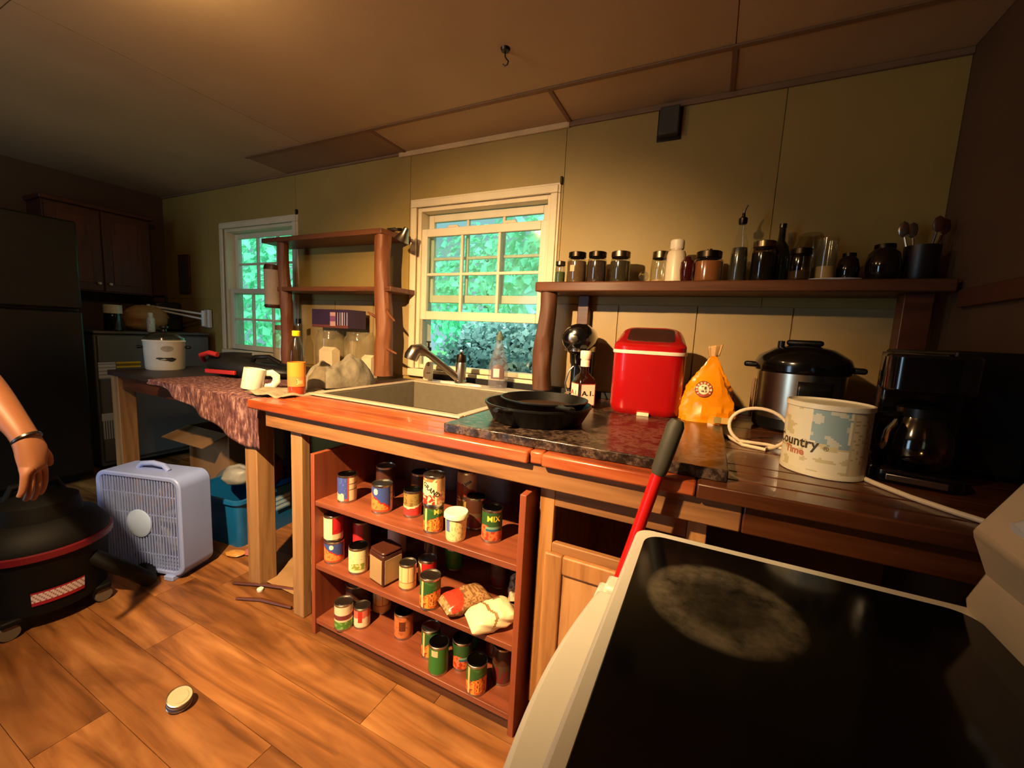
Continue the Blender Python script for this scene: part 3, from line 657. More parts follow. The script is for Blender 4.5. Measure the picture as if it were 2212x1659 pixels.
MB().box(-4.85, 0.55, 0.05, -4.0, 1.27, 1.83).build('body', fr_m, bf, bevel=0.008, world=True)
for z0, z1 in ((0.08, 1.22), (1.235, 1.82)):
    d = MB().box(-4.0, 0.555, z0, -3.93, 1.265, z1).build('door', fr_m, bf, bevel=0.012, world=True)
    zc = (z0+z1)/2+(0.30 if z0 < 0.5 else -0.12)
    MB().tube([Vector(p)-Vector(bf['_o']) for p in ((-3.93, 0.62, zc-0.18), (-3.885, 0.62, zc-0.16), (-3.88, 0.62, zc), (-3.885, 0.62, zc+0.16), (-3.93, 0.62, zc+0.18))], 0.011, 10).build('door_handle', chrome, d)
MB().box(-4.8, 0.6, 0, -4.05, 1.22, 0.05).build('plinth', black_matte, bf, world=True)
ga = thing('grey_freezer', 'grey upright freezer with stickers on its side behind the table', 'freezer', (-4.25, 1.74, 0))
g_m = plain('grey_metal', (92, 92, 92), 0.45, var=0.06)
MB().box(-4.86, 1.37, 0.04, -4.12, 2.14, 1.065).build('body', g_m, ga, bevel=0.01, world=True)
MB().box(-4.87, 1.36, 1.065, -4.09, 2.145, 1.085).build('top', plain('grey_lid', (84, 82, 80), 0.4), ga, bevel=0.006, world=True)
MB().box(-4.12, 1.38, 0.08, -4.09, 2.13, 1.05).build('door', g_m, ga, bevel=0.008, world=True)
def sheet(parent, name, y0, y1, z0, z1, painter, x=-4.089, nu=12, nv=14):
    L = parent['_o']
    mb = MB().grid(lambda u, v: (x-L[0], y0+(y1-y0)*u-L[1], z0+(z1-z0)*v-L[2]), nu, nv, col=painter)
    n = len(mb.f); return mb.build(name, paper, parent, smooth=0)
sheet(ga, 'paper_notice', 1.375, 1.475, 0.725, 0.85, lambda u, v: (196, 192, 200) if int(v*14) % 3 else (150, 146, 156))
sheet(ga, 'yellow_sticker', 1.48, 1.63, 0.805, 0.85, lambda u, v: (214, 178, 32) if (0.25 < v < 0.75 and int(u*12) % 2) is False else (120, 96, 20))
sheet(ga, 'yellow_sticker', 1.485, 1.57, 0.62, 0.78, lambda u, v: (214, 186, 40))
sheet(ga, 'barcode_sticker', 1.375, 1.46, 0.26, 0.46, lambda u, v: (190, 196, 205) if int(u*12) % 2 or v > 0.7 else (90, 92, 100))
# ================================================================== things on and around the left table and freezer
GZ = 1.085
def jar(name, label, cat, x, y, z, r, h, glassm, fill=None, fillh=0.8, lidm=None, neck=0.8, lidh=0.018, group=None, rz=0.0, square=1.0):
    """screw-top jar: glass, contents, lid"""
    t = thing(name, label, cat, (x, y, z), rz, group)
    hb = h-lidh
    prof = [(0, 0), (r*0.92, 0), (r, 0.006), (r, hb*0.80), (r*0.97, hb*0.86), (r*neck, hb*0.93), (r*neck, hb)]
    MB().lathe(prof, 28).build('glass', glassm, t)
    if fill:
        hf = hb*0.86*fillh; MB().lathe([(0, 0.004), (r*0.90, 0.004), (r*0.955, 0.010), (r*0.955, min(hf, hb*0.80)), (r*0.9, max(hf, min(hf, hb*0.8)+0.001)), (0, hf+0.002)], 24).build('contents', fill, t)
    if lidm: MB().lathe([(r*neck+0.001, hb-0.006), (r*neck+0.003, hb-0.004), (r*neck+0.003, h-0.002), (r*neck, h), (0, h-0.001)], 28).build('lid', lidm, t)
    return t
jar('pickle_jar', 'dark glass jar with a pale lid on the freezer top', 'jar', -4.2, 1.52, GZ, 0.055, 0.2, glass('green_glass', (0.2, 0.3, 0.2), 0.12), plain('dark_pickle', (30, 34, 18), 0.5), 0.9, plain('pale_lid', (200, 196, 178), 0.4), 0.95, 0.06)
bt = thing('spray_can', 'small white spray can on the front edge of the freezer', 'can', (-4.16, 1.74, GZ))
MB().lathe([(0, 0), (0.026, 0), (0.027, 0.004), (0.027, 0.105), (0.018, 0.12), (0, 0.121)], 20).build('can', plain('pale_can', (206, 210, 196), 0.35, var=0.25, scale=60), bt)
MB().lathe([(0.016, 0.118), (0.016, 0.15), (0.012, 0.155), (0, 0.156)], 16).build('cap', white_pl, bt)
sb = thing('bread_bag', 'crumpled tan bag lying on the freezer behind the jar', 'bag', (-4.33, 1.78, GZ))
MB().grid(lambda u, v: ((0.10+0.02*noise.noise(Vector((u*9, v*7, 1))))*math.cos(2*PI*u)*math.sin(PI*v)**0.7, (0.16+0.03*noise.noise(Vector((u*8, v*6, 5))))*math.sin(2*PI*u)*math.sin(PI*v)**0.7, 0.21*(0.5-0.5*math.cos(PI*v))*(1+0.12*noise.noise(Vector((u*6, v*9, 3))))), 30, 18, True).build('bag', plain('tan_bag', (168, 130, 82), 0.6, bmp=0.3, scale=20), sb)
db = thing('dark_radio', 'dark box-shaped radio on the freezer against the wall', 'radio', (-4.64, 2.0, GZ))
MB().box(-0.2, -0.1, 0, 0.2, 0.1, 0.26).build('case', plain('radio_black', (26, 22, 20), 0.5), db, bevel=0.02)
MB().tube([(-0.16, 0, 0.25), (-0.15, 0, 0.31), (0.15, 0, 0.31), (0.16, 0, 0.25)], 0.01, 8).build('handle', black_pl, db)
for s in (-1, 1): MB().lathe([(0.07, 0), (0.065, 0.006), (0, 0.007)], 20, M=Matrix.Rotation(PI/2, 4, 'X')).xform(Matrix.Translation((0.11*s, -0.1, 0.12))).build('speaker', dark_metal, db)
wc = thing('wall_calendar', 'small dark framed board hanging on the wall in the left corner', 'board', (-4.55, YB-0.008, 1.62))
MB().box(-0.09, -0.016, -0.18, 0.09, 0, 0.18).build('frame', dark_w, wc, bevel=0.004)
MB().box(-0.075, -0.019, -0.165, 0.075, -0.0155, 0.165).build('sheet', plain('grey_board', (74, 70, 58), 0.7), wc)
# white swing-arm lamp clamped to the wall
sw = thing('swing_arm_lamp', 'white double-bar swing-arm lamp folded out over the freezer', 'lamp', (-4.17, 2.18, 1.235))
MB().box(-0.05, -0.015, -0.10, 0.03, 0.012, 0.06).build('wall_plate', white_pl, sw, bevel=0.004)
MB().lathe([(0.02, -0.09), (0.02, 0.05), (0, 0.051)], 16, (-0.01, -0.035, 0)).build('pivot', white_pl, sw)
a0, a1 = Vector((-0.02, -0.04, 0.02)), Vector((-0.28, -0.33, 0.065))
for dzz in (0.0, -0.045): MB().tube([a0+Vector((0, 0, dzz)), a1+Vector((0, 0, dzz*0.4))], 0.009, 10).build('arm_bar', white_pl, sw)
MB().tube([a1+Vector((0, 0, 0.015)), a1+Vector((0, 0, -0.02)), a1+Vector((-0.005, -0.01, -0.13))], [0.013, 0.014, 0.012], 12).build('elbow', white_pl, sw)
# white slow cooker
ck = thing('slow_cooker', 'white slow cooker with glass lid on the left end of the table', 'slow cooker', (-3.10, 1.36, TZ))
MB().lathe([(0, 0), (0.092, 0), (0.098, 0.008), (0.104, 0.17), (0.108, 0.178), (0.104, 0.186), (0.096, 0.186), (0, 0.15)], 36).build('pot', plain('crock_white', (216, 208, 194), 0.28, var=0.05), ck)
MB().lathe([(0.103, 0.188), (0.10, 0.20), (0.07, 0.225), (0.03, 0.238), (0, 0.24)], 36).build('lid', glass('lid_glass', (0.62, 0.6, 0.5), 0.16), ck)
MB().lathe([(0.016, 0.238), (0.012, 0.25), (0.024, 0.262), (0.02, 0.272), (0, 0.274)], 20).build('lid_knob', black_pl, ck)
fa = face_cam(-3.1, 1.36); ck.rotation_euler.z = fa
def blobs(r, h, items, parent, name, mat):
    mb = MB()
    for (a, z, ra, rz_) in items:
        n = mb.pts([cyl_map(r(z) if callable(r) else r, z, a)(0, 0)] + [cyl_map(r(z) if callable(r) else r, z+rz_*math.sin(2*PI*k/20), a)(ra*math.cos(2*PI*k/20), 0) for k in range(20)])
        for k in range(20): mb.face([n, n+1+k, n+1+(k+1) % 20])
    return mb.build(name, mat, parent, smooth=0)
blobs(lambda z: 0.0992+0.035*z, 0, [(0.12, 0.135, 0.032, 0.018)], ck, 'emblem', plain('emblem_grey', (150, 142, 130), 0.4))
blobs(lambda z: 0.0992+0.035*z, 0, [(0.12, 0.07, 0.045, 0.010), (0.3, 0.068, 0.02, 0.013), (-0.25, 0.075, 0.02, 0.006)], ck, 'emblem', plain('emblem_dark', (44, 40, 34), 0.4))
for s in (-1, 1): MB().cbox((0.118*s, 0, 0.14), (0.03, 0.05, 0.018)).build('side_handle', black_pl, ck, bevel=0.006)
# black and red tool bag
tl = thing('tool_bag', 'black tool bag with red trim lying on the table by the slow cooker', 'bag', (-2.44, 1.50, TZ), 0.25)
MB().grid(lambda u, v: ((0.30*math.cos(2*PI*u)*abs(math.sin(PI*v))**0.5)*(1+0.06*noise.noise(Vector((u*5, v*5, 0)))), 0.13*math.sin(2*PI*u)*abs(math.sin(PI*v))**0.5, 0.115*(0.5-0.5*math.cos(PI*v))*(1-0.25*math.cos(2*PI*u))), 40, 14, True).build('bag_body', plain('bag_black', (12, 11, 12), 0.55, bmp=0.2, scale=30), tl)
MB().tube([(-0.29, -0.05, 0.085), (-0.25, -0.10, 0.12), (-0.17, -0.12, 0.14), (-0.12, -0.115, 0.13)], 0.014, 10).build('strap', plain('bag_red', (168, 36, 34), 0.5), tl)
MB().box(-0.18, -0.146, 0.025, 0.02, -0.128, 0.048).build('red_stripe', plain('bag_red', (168, 36, 34)), tl, bevel=0.004)
MB().tube([(0.05, -0.06, 0.085), (0.1, -0.08, 0.13), (0.18, -0.07, 0.135), (0.23, -0.04, 0.10)], 0.012, 10).build('handle', black_pl, tl)
# cloth hanging off the table
m, nt, b = nmat('mauve_cloth'); setp(b, 0.85, 0, 0.2)
v = coords(nt, (26, 26, 9), False); f = noise_tex(nt, v, 2.2, 4, 0.65)
nt.links.new(ramp(nt, f, [(0.38, lin((74, 44, 46))), (0.52, lin((112, 74, 74))), (0.66, lin((168, 130, 122)))]), b.inputs['Base Color']); cloth_m = m
clo = thing('tablecloth', 'mauve patterned cloth draped over the front of the left table', 'tablecloth', (-2.15, 1.3, TZ))
def clothpt(u, v):
    x = -2.62+0.93*u
    if v < 0.45:
        return (x+2.15, 1.72-0.645*(v/0.45)-1.3, 0.004+0.002*math.sin(u*20))
    k = (v-0.45)/0.55
    dep = (0.02+0.20*min(1, max(0, (u-0.12)/0.75))) * (1+0.03*math.sin(u*30))
    return (x+2.15+0.01*math.sin(k*4+u*9), 1.078-1.3-0.008-0.012*math.sin(u*26)*k-0.004, 0.003-dep*k)
MB().grid(clothpt, 60, 30).build('cloth', cloth_m, clo, smooth=60)
clo.children[0].modifiers.new('thick', 'SOLIDIFY').thickness = 0.003
# white mug, tipped slightly
mg = thing('white_mug', 'white mug with a curled handle leaning on the cloth at the table corner', 'mug', (-1.945, 1.19, TZ+0.012), face_cam(-1.9, 1.18))
mg.rotation_euler = (0, 0.16, face_cam(-1.9, 1.18))
MB().lathe([(0, 0), (0.044, 0), (0.046, 0.004), (0.046, 0.098), (0.043, 0.098), (0.042, 0.008), (0, 0.007)], 32).build('cup', plain('mug_white', (236, 228, 206), 0.3, var=0.03), mg)
MB().tube([(0.043, 0, 0.082), (0.07, 0, 0.088), (0.092, 0, 0.074), (0.096, 0, 0.05), (0.084, 0, 0.026), (0.06, 0, 0.018), (0.043, 0, 0.022)], [0.009, 0.011, 0.012, 0.012, 0.011, 0.010, 0.009], 10, flat=1.5).build('handle', plain('mug_white', (236, 228, 206)), mg)
# juice bottle with orange label
jb = thing('juice_bottle', 'clear plastic juice bottle with orange label and yellow cap', 'bottle', (-1.637, 1.20, CZ), face_cam(-1.6, 1.2))
MB().lathe([(0, 0), (0.033, 0), (0.037, 0.006), (0.037, 0.03), (0.036, 0.04), (0.036, 0.15), (0.037, 0.158), (0.035, 0.185), (0.026, 0.225), (0.015, 0.252), (0.013, 0.262), (0.013, 0.272)], 32).build('bottle', glass('pet_plastic', (0.92, 0.88, 0.80), 0.1), jb)
MB().lathe([(0, 0.004), (0.031, 0.004), (0.0345, 0.010), (0.0345, 0.045), (0, 0.046)], 28).build('juice', plain('juice', (196, 70, 40), 0.3), jb)
def jlab(u, v):
    a = (u-0.5)*2*PI
    if 0.08 < v < 0.34 and 0.03 < a < 0.17: return (70, 44, 20) if int(u*90) % 2 and int(v*60) % 3 else (250, 200, 130)
    if 0.08 < v < 0.30 and -0.05 < a < 0.7: return (238, 170, 110) if int(v*40) % 2 else (224, 140, 70)
    return (236, 142, 46) if v > 0.4 else (236, 128, 62)
MB().grid(lambda u, v: (0.0368*math.cos(2*PI*u-PI*1.5), 0.0368*math.sin(2*PI*u-PI*1.5), 0.042+0.106*v), 90, 24, True, col=jlab).build('label', paper, jb)
MB().lathe([(0.0155, 0.262), (0.0165, 0.264), (0.0165, 0.282), (0.014, 0.285), (0, 0.285)], 20).build('cap', plain('cap_yellow', (236, 186, 20), 0.35), jb)
# grey towel heap over the sink end
tw = thing('grey_towel', 'rumpled grey towel heaped over the left end of the sink', 'towel', (-1.735, 1.54, CZ+0.008))
def towel(u, v):
    a = 2*PI*u; s = math.sin(PI*0.5*v)
    rx = 0.115*(1+0.18*noise.noise(Vector((math.cos(a)*1.5, math.sin(a)*1.5, 2))))*s; ry = 0.21*s*(1+0.15*noise.noise(Vector((math.cos(a)*1.3, math.sin(a)*1.3, 7))))
    h = 0.125*math.cos(PI*0.5*v)**0.8
    p = Vector((rx*math.cos(a), ry*math.sin(a), 0)); f = noise.noise(Vector((p.x*13, p.y*10, 0)))*0.034+noise.noise(Vector((p.x*32, p.y*26, 4)))*0.024
    f2 = 0.018*math.sin(p.x*52+p.y*34+6*noise.noise(Vector((p.x*6, p.y*6, 9))))
    return (p.x, p.y, max(0.001, h+(f+f2)*(1-v*v)))
MB().grid(towel, 110, 46, True).build('cloth', plain('towel_grey', (120, 110, 90), 0.9, var=0.15, scale=40, bmp=0.35), tw, smooth=70)
rg = thing('cleaning_rag', 'flat pale grey rag hanging over the counter edge behind the juice bottle', 'cloth', (-1.72, 1.20, CZ))
MB().grid(lambda u, v: (-0.13+0.26*u, -0.10+0.26*v, 0.006+0.010*noise.noise(Vector((u*5, v*4, 2)))+0.006*math.sin(u*14+v*5)), 26, 20).build('rag', plain('rag_grey', (150, 136, 108), 0.9, bmp=0.3, scale=50), rg, smooth=70)
rg.children[0].modifiers.new('thick', 'SOLIDIFY').thickness = 0.004
# paper towel roll on the left log post
pr = thing('paper_towel_roll', 'upright paper towel roll mounted on the left log post', 'paper towel', (-2.915, 1.955, 1.34))
MB().lathe([(0.018, 0), (0.052, 0.0), (0.055, 0.004), (0.055, 0.245), (0.052, 0.25), (0.018, 0.25)], 28).build('roll', plain('roll_paper', (186, 160, 134), 0.9), pr)
MB().lathe([(0, -0.022), (0.05, -0.022), (0.056, -0.012), (0.056, 0), (0, 0)], 24).build('bottom_cap', dark_w, pr)
MB().lathe([(0, 0.25), (0.056, 0.25), (0.056, 0.262), (0.05, 0.285), (0, 0.288)], 24).build('top_cap', dark_w, pr)
MB().box(0.0, -0.012, 0.10, 0.09, 0.012, 0.124).xform(Matrix.Translation((0.03, 0.02, -0.12))).build('bracket', dark_metal, pr)
# clip lamp at the right end of the upper log shelf board
cp = thing('clamp_lamp', 'metal clamp lamp clipped to the right end of the log shelf', 'lamp', (-1.80, 2.02, 1.775))
MB().box(-0.075, -0.02, 0.005, 0.0, 0.02, 0.012).box(-0.075, -0.02, -0.002, -0.005, 0.02, 0.004).xform(Matrix.Translation((0, 0, 0.042))).build('clamp', chrome, cp, bevel=0.002)
MB().tube([(0.0, 0, 0.045), (0.03, -0.005, 0.04), (0.05, -0.01, 0.02)], 0.010, 10).build('joint', black_pl, cp)
MB().lathe([(0.018, 0.03), (0.022, 0.0), (0.045, -0.05), (0.047, -0.052)], 24, M=Matrix.Rotation(0.5, 4, 'Y')).xform(Matrix.Translation((0.06, -0.01, 0.02))).build('shade', chrome, cp)
hazy = glass('hazy_glass', (0.9, 0.9, 0.84), 0.14, 0.42, (196, 176, 136))
# glass jars and boxes on the table under the log shelf
jar('glass_canister', 'large clear glass canister in front of the left window', 'jar', -2.93, 2.06, TZ, 0.085, 0.31, hazy, plain('pale_flour', (196, 172, 134), 0.8), 0.55, plain('canister_lid', (120, 84, 62), 0.5), 0.8, 0.03)
jar('glass_storage_jar', 'big clear glass jar with tan beans left of the right log post', 'jar', -2.44, 2.06, TZ, 0.10, 0.31, hazy, plain('beans_tan', (150, 116, 74), 0.8), 0.45, None, 0.85)
jar('glass_storage_jar', 'big empty glass jar closest to the right log post', 'jar', -2.16, 2.06, TZ, 0.10, 0.31, hazy, None, 0.3, None, 0.85)
wbx = thing('white_carton', 'short white paper carton standing between the glass jars', 'carton', (-2.30, 1.93, TZ))
MB().box(-0.06, -0.035, 0, 0.06, 0.035, 0.16).build('carton', plain('carton_white', (212, 190, 150), 0.7), wbx, bevel=0.003)
MB().prism([(-0.035, 0.16), (0.035, 0.16), (0, 0.185)], -0.06, 0.06, 'yz').build('folded_top', plain('carton_white', (212, 190, 150)), wbx)
wb2 = thing('white_carton', 'small white carton right beside the right log post', 'carton', (-1.99, 1.98, TZ))
MB().box(-0.04, -0.03, 0, 0.04, 0.03, 0.13).build('carton', plain('carton_white', (212, 190, 150)), wb2, bevel=0.003)
MB().prism([(-0.03, 0.13), (0.03, 0.13), (0, 0.15)], -0.04, 0.04, 'yz').build('folded_top', plain('carton_white', (212, 190, 150)), wb2)
pb = thing('purple_box', 'flat dark purple cardboard box resting across the tops of the glass jars', 'box', (-2.36, 2.06, TZ+0.312), -0.05)
def pbp(u, v):
    if 0.52 < u < 0.66 and 0.1 < v < 0.85: return (198, 150, 140) if abs(v-0.5) > 0.15 else (130, 80, 120)
    if u > 0.72 and 0.15 < v < 0.85 and int(u*50) % 3 == 0: return (190, 176, 190)
    return (58, 40, 66) if v > 0.15 else (110, 60, 56)
MB().box(-0.185, -0.075, 0, 0.185, 0.075, 0.125).build('box', plain('purple_card', (58, 42, 66), 0.6), pb, bevel=0.002)
MB().grid(lambda u, v: (-0.185+0.37*u, -0.0762, 0.001+0.123*v), 60, 20, col=pbp).build('front_print', paper, pb)
tb2 = thing('small_bottle', 'small clear bottle with dark cap on the log shelf base by the left post', 'bottle', (-2.70, 2.0, TZ+0.0))
MB().lathe([(0, 0), (0.035, 0), (0.038, 0.01), (0.038, 0.25), (0.02, 0.30), (0.016, 0.33)], 20).build('bottle', clear_glass, tb2)
MB().lathe([(0.018, 0.33), (0.018, 0.365), (0, 0.366)], 16).build('cap', black_pl, tb2)
# --- box fan
fn_m = plain('fan_plastic', (136, 156, 220), 0.4, var=0.05)
ang = math.atan2(0.129, 0.425)
bfn = thing('box_fan', 'pale blue-grey box fan standing on the floor in front of the table', 'fan', (-2.335, 0.955, 0), ang)
W_, H_, D_ = 0.46, 0.475, 0.16; z0 = 0.018
outp = rrect(-W_/2, 0, W_/2, H_, 0.05); inp = rrect(-W_/2+0.022, 0.022, W_/2-0.022, H_-0.022, 0.035)
mb = MB(); n = len(outp)
def ring(P, y): return mb.pts([(p[0], y, z0+p[1]) for p in P])
o0, i0, o1, i1 = ring(outp, -D_/2), ring(inp, -D_/2), ring(outp, D_/2), ring(inp, D_/2)
for k in range(n):
    j = (k+1) % n
    mb.face([o0+k, o0+j, o1+j, o1+k]); mb.face([i0+k, i0+j, i1+j, i1+k]); mb.face([o0+k, o0+j, i0+j, i0+k]); mb.face([o1+k, o1+j, i1+j, i1+k])
mb.build('housing', fn_m, bfn, bevel=0.006)
bar = MB().box(-0.0022, -0.003, 0.02, 0.0022, 0.003, H_-0.02).build('grille_bar', fn_m, bfn)
first = True
for k in range(27):
    x = -W_/2+0.03+(W_-0.06)*k/26; o = bar if first else share(bar, bfn); first = False; o.location = (x, -D_/2+0.006, z0)
for k in range(4): MB().box(-W_/2+0.02, -D_/2+0.008, z0+0.09+0.095*k, W_/2-0.02, -D_/2+0.012, z0+0.094+0.095*k).build('grille_bar', fn_m, bfn)
hub = MB().lathe([(0, 0.014), (0.052, 0.012), (0.066, 0.006), (0.067, 0)], 32, M=Matrix.Rotation(PI/2, 4, 'X')).xform(Matrix.Translation((0, -D_/2+0.004, z0+H_/2))).build('hub_cap', plain('fan_hub', (160, 186, 236), 0.35), bfn)
for k in range(5):
    a = 2*PI*k/5+0.3; mb = MB()
    def blade(u, v, a=a):
        r = 0.04+0.155*u; w_ = (-0.5+v)*(0.9-0.15*u); t = 0.03*(v-0.5)*2*(1-0.3*u)
        return (r*math.cos(a+w_), -0.005+t, z0+H_/2+r*math.sin(a+w_))
    mb.grid(blade, 10, 8); bl = mb.build('blade', plain('blade_grey', (112, 116, 130), 0.45), bfn); bl.modifiers.new('t', 'SOLIDIFY').thickness = 0.003
MB().tube([(-0.085, 0.0, z0+H_-0.002), (-0.06, 0, z0+H_+0.022), (0.0, 0, z0+H_+0.03), (0.06, 0, z0+H_+0.022), (0.085, 0, z0+H_-0.002)], 0.012, 10).build('carry_handle', fn_m, bfn)
for s in (-1, 1): MB().box(s*0.16-0.025, -D_/2-0.015, 0, s*0.16+0.025, D_/2+0.015, z0+0.006).build('foot', fn_m, bfn, bevel=0.004)
# --- blue tub under the table
tu = thing('blue_tub', 'blue plastic storage tub full of oddments under the table', 'tub', (-2.38, 1.47, 0), 0.12)
tub_m = plain('tub_blue', (16, 96, 158), 0.4)
def frus(a, b_, z0, z1, t, mb):
    A = rrect(-a[0], -a[1], a[0], a[1], 0.03); B = rrect(-b_[0], -b_[1], b_[0], b_[1], 0.035); C = rrect(-b_[0]+t, -b_[1]+t, b_[0]-t, b_[1]-t, 0.03); D = rrect(-a[0]+t, -a[1]+t, a[0]-t, a[1]-t, 0.025); n = len(A)
    i = [mb.pts([(p[0], p[1], z) for p in P]) for P, z in ((A, z0), (B, z1), (C, z1), (D, z0+t))]
    for q in range(3):
        for k in range(n): j = (k+1) % n; mb.face([i[q]+k, i[q]+j, i[q+1]+j, i[q+1]+k])
    mb.face([i[0]+k for k in range(n)][::-1]); mb.face([i[3]+k for k in range(n)]); return mb
frus((0.18, 0.25), (0.21, 0.28), 0, 0.27, 0.005, MB()).build('tub', tub_m, tu)
mb = MB(); R0 = rrect(-0.222, -0.292, 0.222, 0.292, 0.045); R1 = rrect(-0.205, -0.275, 0.205, 0.275, 0.035); n = len(R0)
i = [mb.pts([(p[0], p[1], z) for p in P]) for P, z in ((R0, 0.255), (R0, 0.275), (R1, 0.275), (R1, 0.255))]
for q in range(4):
    for k in range(n): j = (k+1) % n; mb.face([i[q]+k, i[q]+j, i[(q+1) % 4]+j, i[(q+1) % 4]+k])
mb.build('rim', tub_m, tu)
sti = MB().grid(lambda u, v: (0.206+0.003*v, -0.05+0.1*u, 0.13+0.09*v), 10, 10, col=lambda u, v: (170, 196, 214) if int(v*10) % 3 else (90, 130, 170)).build('sticker', paper, tu)
def lump(name, label, cat, loc, size, mat, seed, rz=0, partname='body'):
    t = thing(name, label, cat, loc, rz)
    MB().grid(lambda u, v: (size[0]*math.cos(2*PI*u)*math.sin(PI*v)**0.75*(1+0.22*noise.noise(Vector((u*7, v*5, seed)))), size[1]*math.sin(2*PI*u)*math.sin(PI*v)**0.75*(1+0.22*noise.noise(Vector((u*6, v*6, seed+3)))), size[2]*(0.5-0.5*math.cos(PI*v))*(1+0.14*noise.noise(Vector((math.cos(2*PI*u), math.sin(2*PI*u)+v*4, seed+6))))), 28, 16, True).build(partname, mat, t, smooth=70)
    return t
lump('white_bag', 'crumpled white plastic bag stuffed on top of the blue tub', 'bag', (-2.42, 1.40, 0.262), (0.10, 0.09, 0.11), plain('bag_white', (150, 150, 150), 0.4, bmp=0.4, scale=18), 1)
lump('brown_cloth', 'brown cloth bundle in the blue tub', 'cloth', (-2.36, 1.58, 0.255), (0.13, 0.11, 0.10), plain('cloth_brown', (70, 48, 36), 0.9), 5)
lump('red_bundle', 'dark red bundle behind the right table leg above the tub', 'cloth', (-2.24, 1.46, 0.26), (0.07, 0.07, 0.19), plain('dark_red_cloth', (84, 16, 18), 0.8), 8)
lump('grey_bag', 'grey crumpled bag under the table behind the fan', 'bag', (-2.70, 1.52, 0), (0.09, 0.12, 0.27), plain('bag_grey', (84, 90, 92), 0.5, bmp=0.3), 11)
cbx = thing('cardboard_box', 'open cardboard box under the far end of the table', 'box', (-3.05, 1.75, 0))
cbm = plain('cardboard', (150, 112, 72), 0.8)
MB().box(-0.24, -0.19, 0.0, 0.24, 0.19, 0.008).box(-0.24, -0.19, 0.008, -0.234, 0.19, 0.46).box(0.234, -0.19, 0.008, 0.24, 0.19, 0.46).box(-0.234, -0.19, 0.008, 0.234, -0.184, 0.46).box(-0.234, 0.184, 0.008, 0.234, 0.19, 0.46).build('box', cbm, cbx)
for s in (-1, 1): MB().box(-0.24, -0.003, 0, 0.24, 0.003, 0.17, Matrix.Translation((0, 0.19*s, 0.46)) @ Matrix.Rotation(-s*1.9, 4, 'X')).build('flap', cbm, cbx)
lump('snack_wrapper', 'crumpled yellow and red wrapper on the floor beside the fan', 'wrapper', (-2.12, 1.19, 0), (0.05, 0.03, 0.025), plain('wrapper_gold', (196, 140, 70), 0.4), 21, 0.5)
lump('snack_wrapper', 'crumpled pinkish wrapper on the floor by the blue tub', 'wrapper', (-2.07, 1.24, 0), (0.04, 0.03, 0.022), plain('wrapper_pink', (170, 96, 100), 0.4), 23, 0.2)
# crumpled brown paper and sticks under the counter
kp = thing('brown_paper', 'crumpled sheet of brown paper on the floor under the counter', 'paper', (-1.63, 1.42, 0))
MB().grid(lambda u, v: (-0.20+0.36*u+0.02*noise.noise(Vector((u*3, v*4, 1))), -0.30+0.62*v, 0.012+0.05*(0.5+noise.noise(Vector((u*5, v*7, 3))))*v+0.10*v*v*(u-0.3)**2*3), 34, 40).build('sheet', plain('kraft_paper', (158, 120, 76), 0.8, bmp=0.2), kp, smooth=25)
for pts, lab in ((((-1.76, 0.985, 0.008), (-1.66, 1.03, 0.010), (-1.50, 1.06, 0.012)), 'thin dark stick on the floor just in front of the paper'),
                 (((-1.88, 1.04, 0.010), (-1.74, 1.10, 0.012), (-1.52, 1.17, 0.014)), 'dark flat stick beside the foot of the table leg')):
    c = Vector(pts[0]); s_ = thing('stick', lab, 'stick', pts[0], group='sticks on the floor')
    MB().tube([Vector(p)-c for p in pts], [0.006, 0.008, 0.006], 8).build('stick', dark_w, s_)
nb = thing('bottle_cap', 'tiny white bottle cap on the floor by the table leg', 'cap', (-1.735, 1.075, 0))
MB().lathe([(0.013, 0), (0.014, 0.002), (0.014, 0.011), (0.012, 0.013), (0, 0.013)], 18).build('cap', white_pl, nb)
# --- open tuna can on the floor
tc_ = thing('tuna_can', 'small flat tin with a blue band and peeled lid lying on the floor', 'can', (-1.395, 0.60, 0.014), 0.4)
tc_.scale = (0.78, 0.78, 0.85); tc_.rotation_euler = (0.32, 0.10, face_cam(-1.4, 0.6))
MB().lathe([(0, 0.002), (0.040, 0.002), (0.042, 0), (0.043, 0.003), (0.0415, 0.005), (0.0415, 0.033), (0.043, 0.036), (0.040, 0.037)], 32).build('tin', tin, tc_)
MB().lathe([(0.040, 0.037), (0.039, 0.034), (0.03, 0.034), (0.028, 0.036), (0, 0.0355)], 32).build('lid', plain('cream_lid', (186, 168, 136), 0.4), tc_)
MB().grid(lambda u, v: (0.0420*math.cos(2*PI*u), 0.0420*math.sin(2*PI*u), 0.007+0.019*v), 48, 3, True, col=lambda u, v: (54, 66, 104) if v < 0.8 else (150, 150, 160)).build('label', paper, tc_)
# --- wet/dry vacuum
vc = thing('shop_vacuum', 'black wet/dry vacuum with red trim standing at the left edge', 'vacuum', (-2.36, 0.58, 0), face_cam(-2.36, 0.58)+0.25)
vb = plain('vac_black', (5, 4, 4), 0.65, spec=0.25)
red_tr = plain('vac_red', (96, 12, 24), 0.4)
MB().lathe([(0, 0.06), (0.17, 0.06), (0.185, 0.075), (0.20, 0.30), (0.205, 0.31)], 40).build('drum', vb, vc)
MB().lathe([(0.206, 0.29), (0.214, 0.295), (0.214, 0.318), (0.206, 0.322)], 40).build('rim', red_tr, vc)
MB().lathe([(0.205, 0.32), (0.205, 0.34), (0.17, 0.39), (0.13, 0.41), (0.12, 0.47), (0.07, 0.50), (0, 0.505)], 40).build('motor_head', vb, vc)
MB().tube([(-0.08, 0, 0.48), (-0.06, 0, 0.535), (0.06, 0, 0.535), (0.08, 0, 0.48)], 0.013, 10).build('handle', vb, vc)
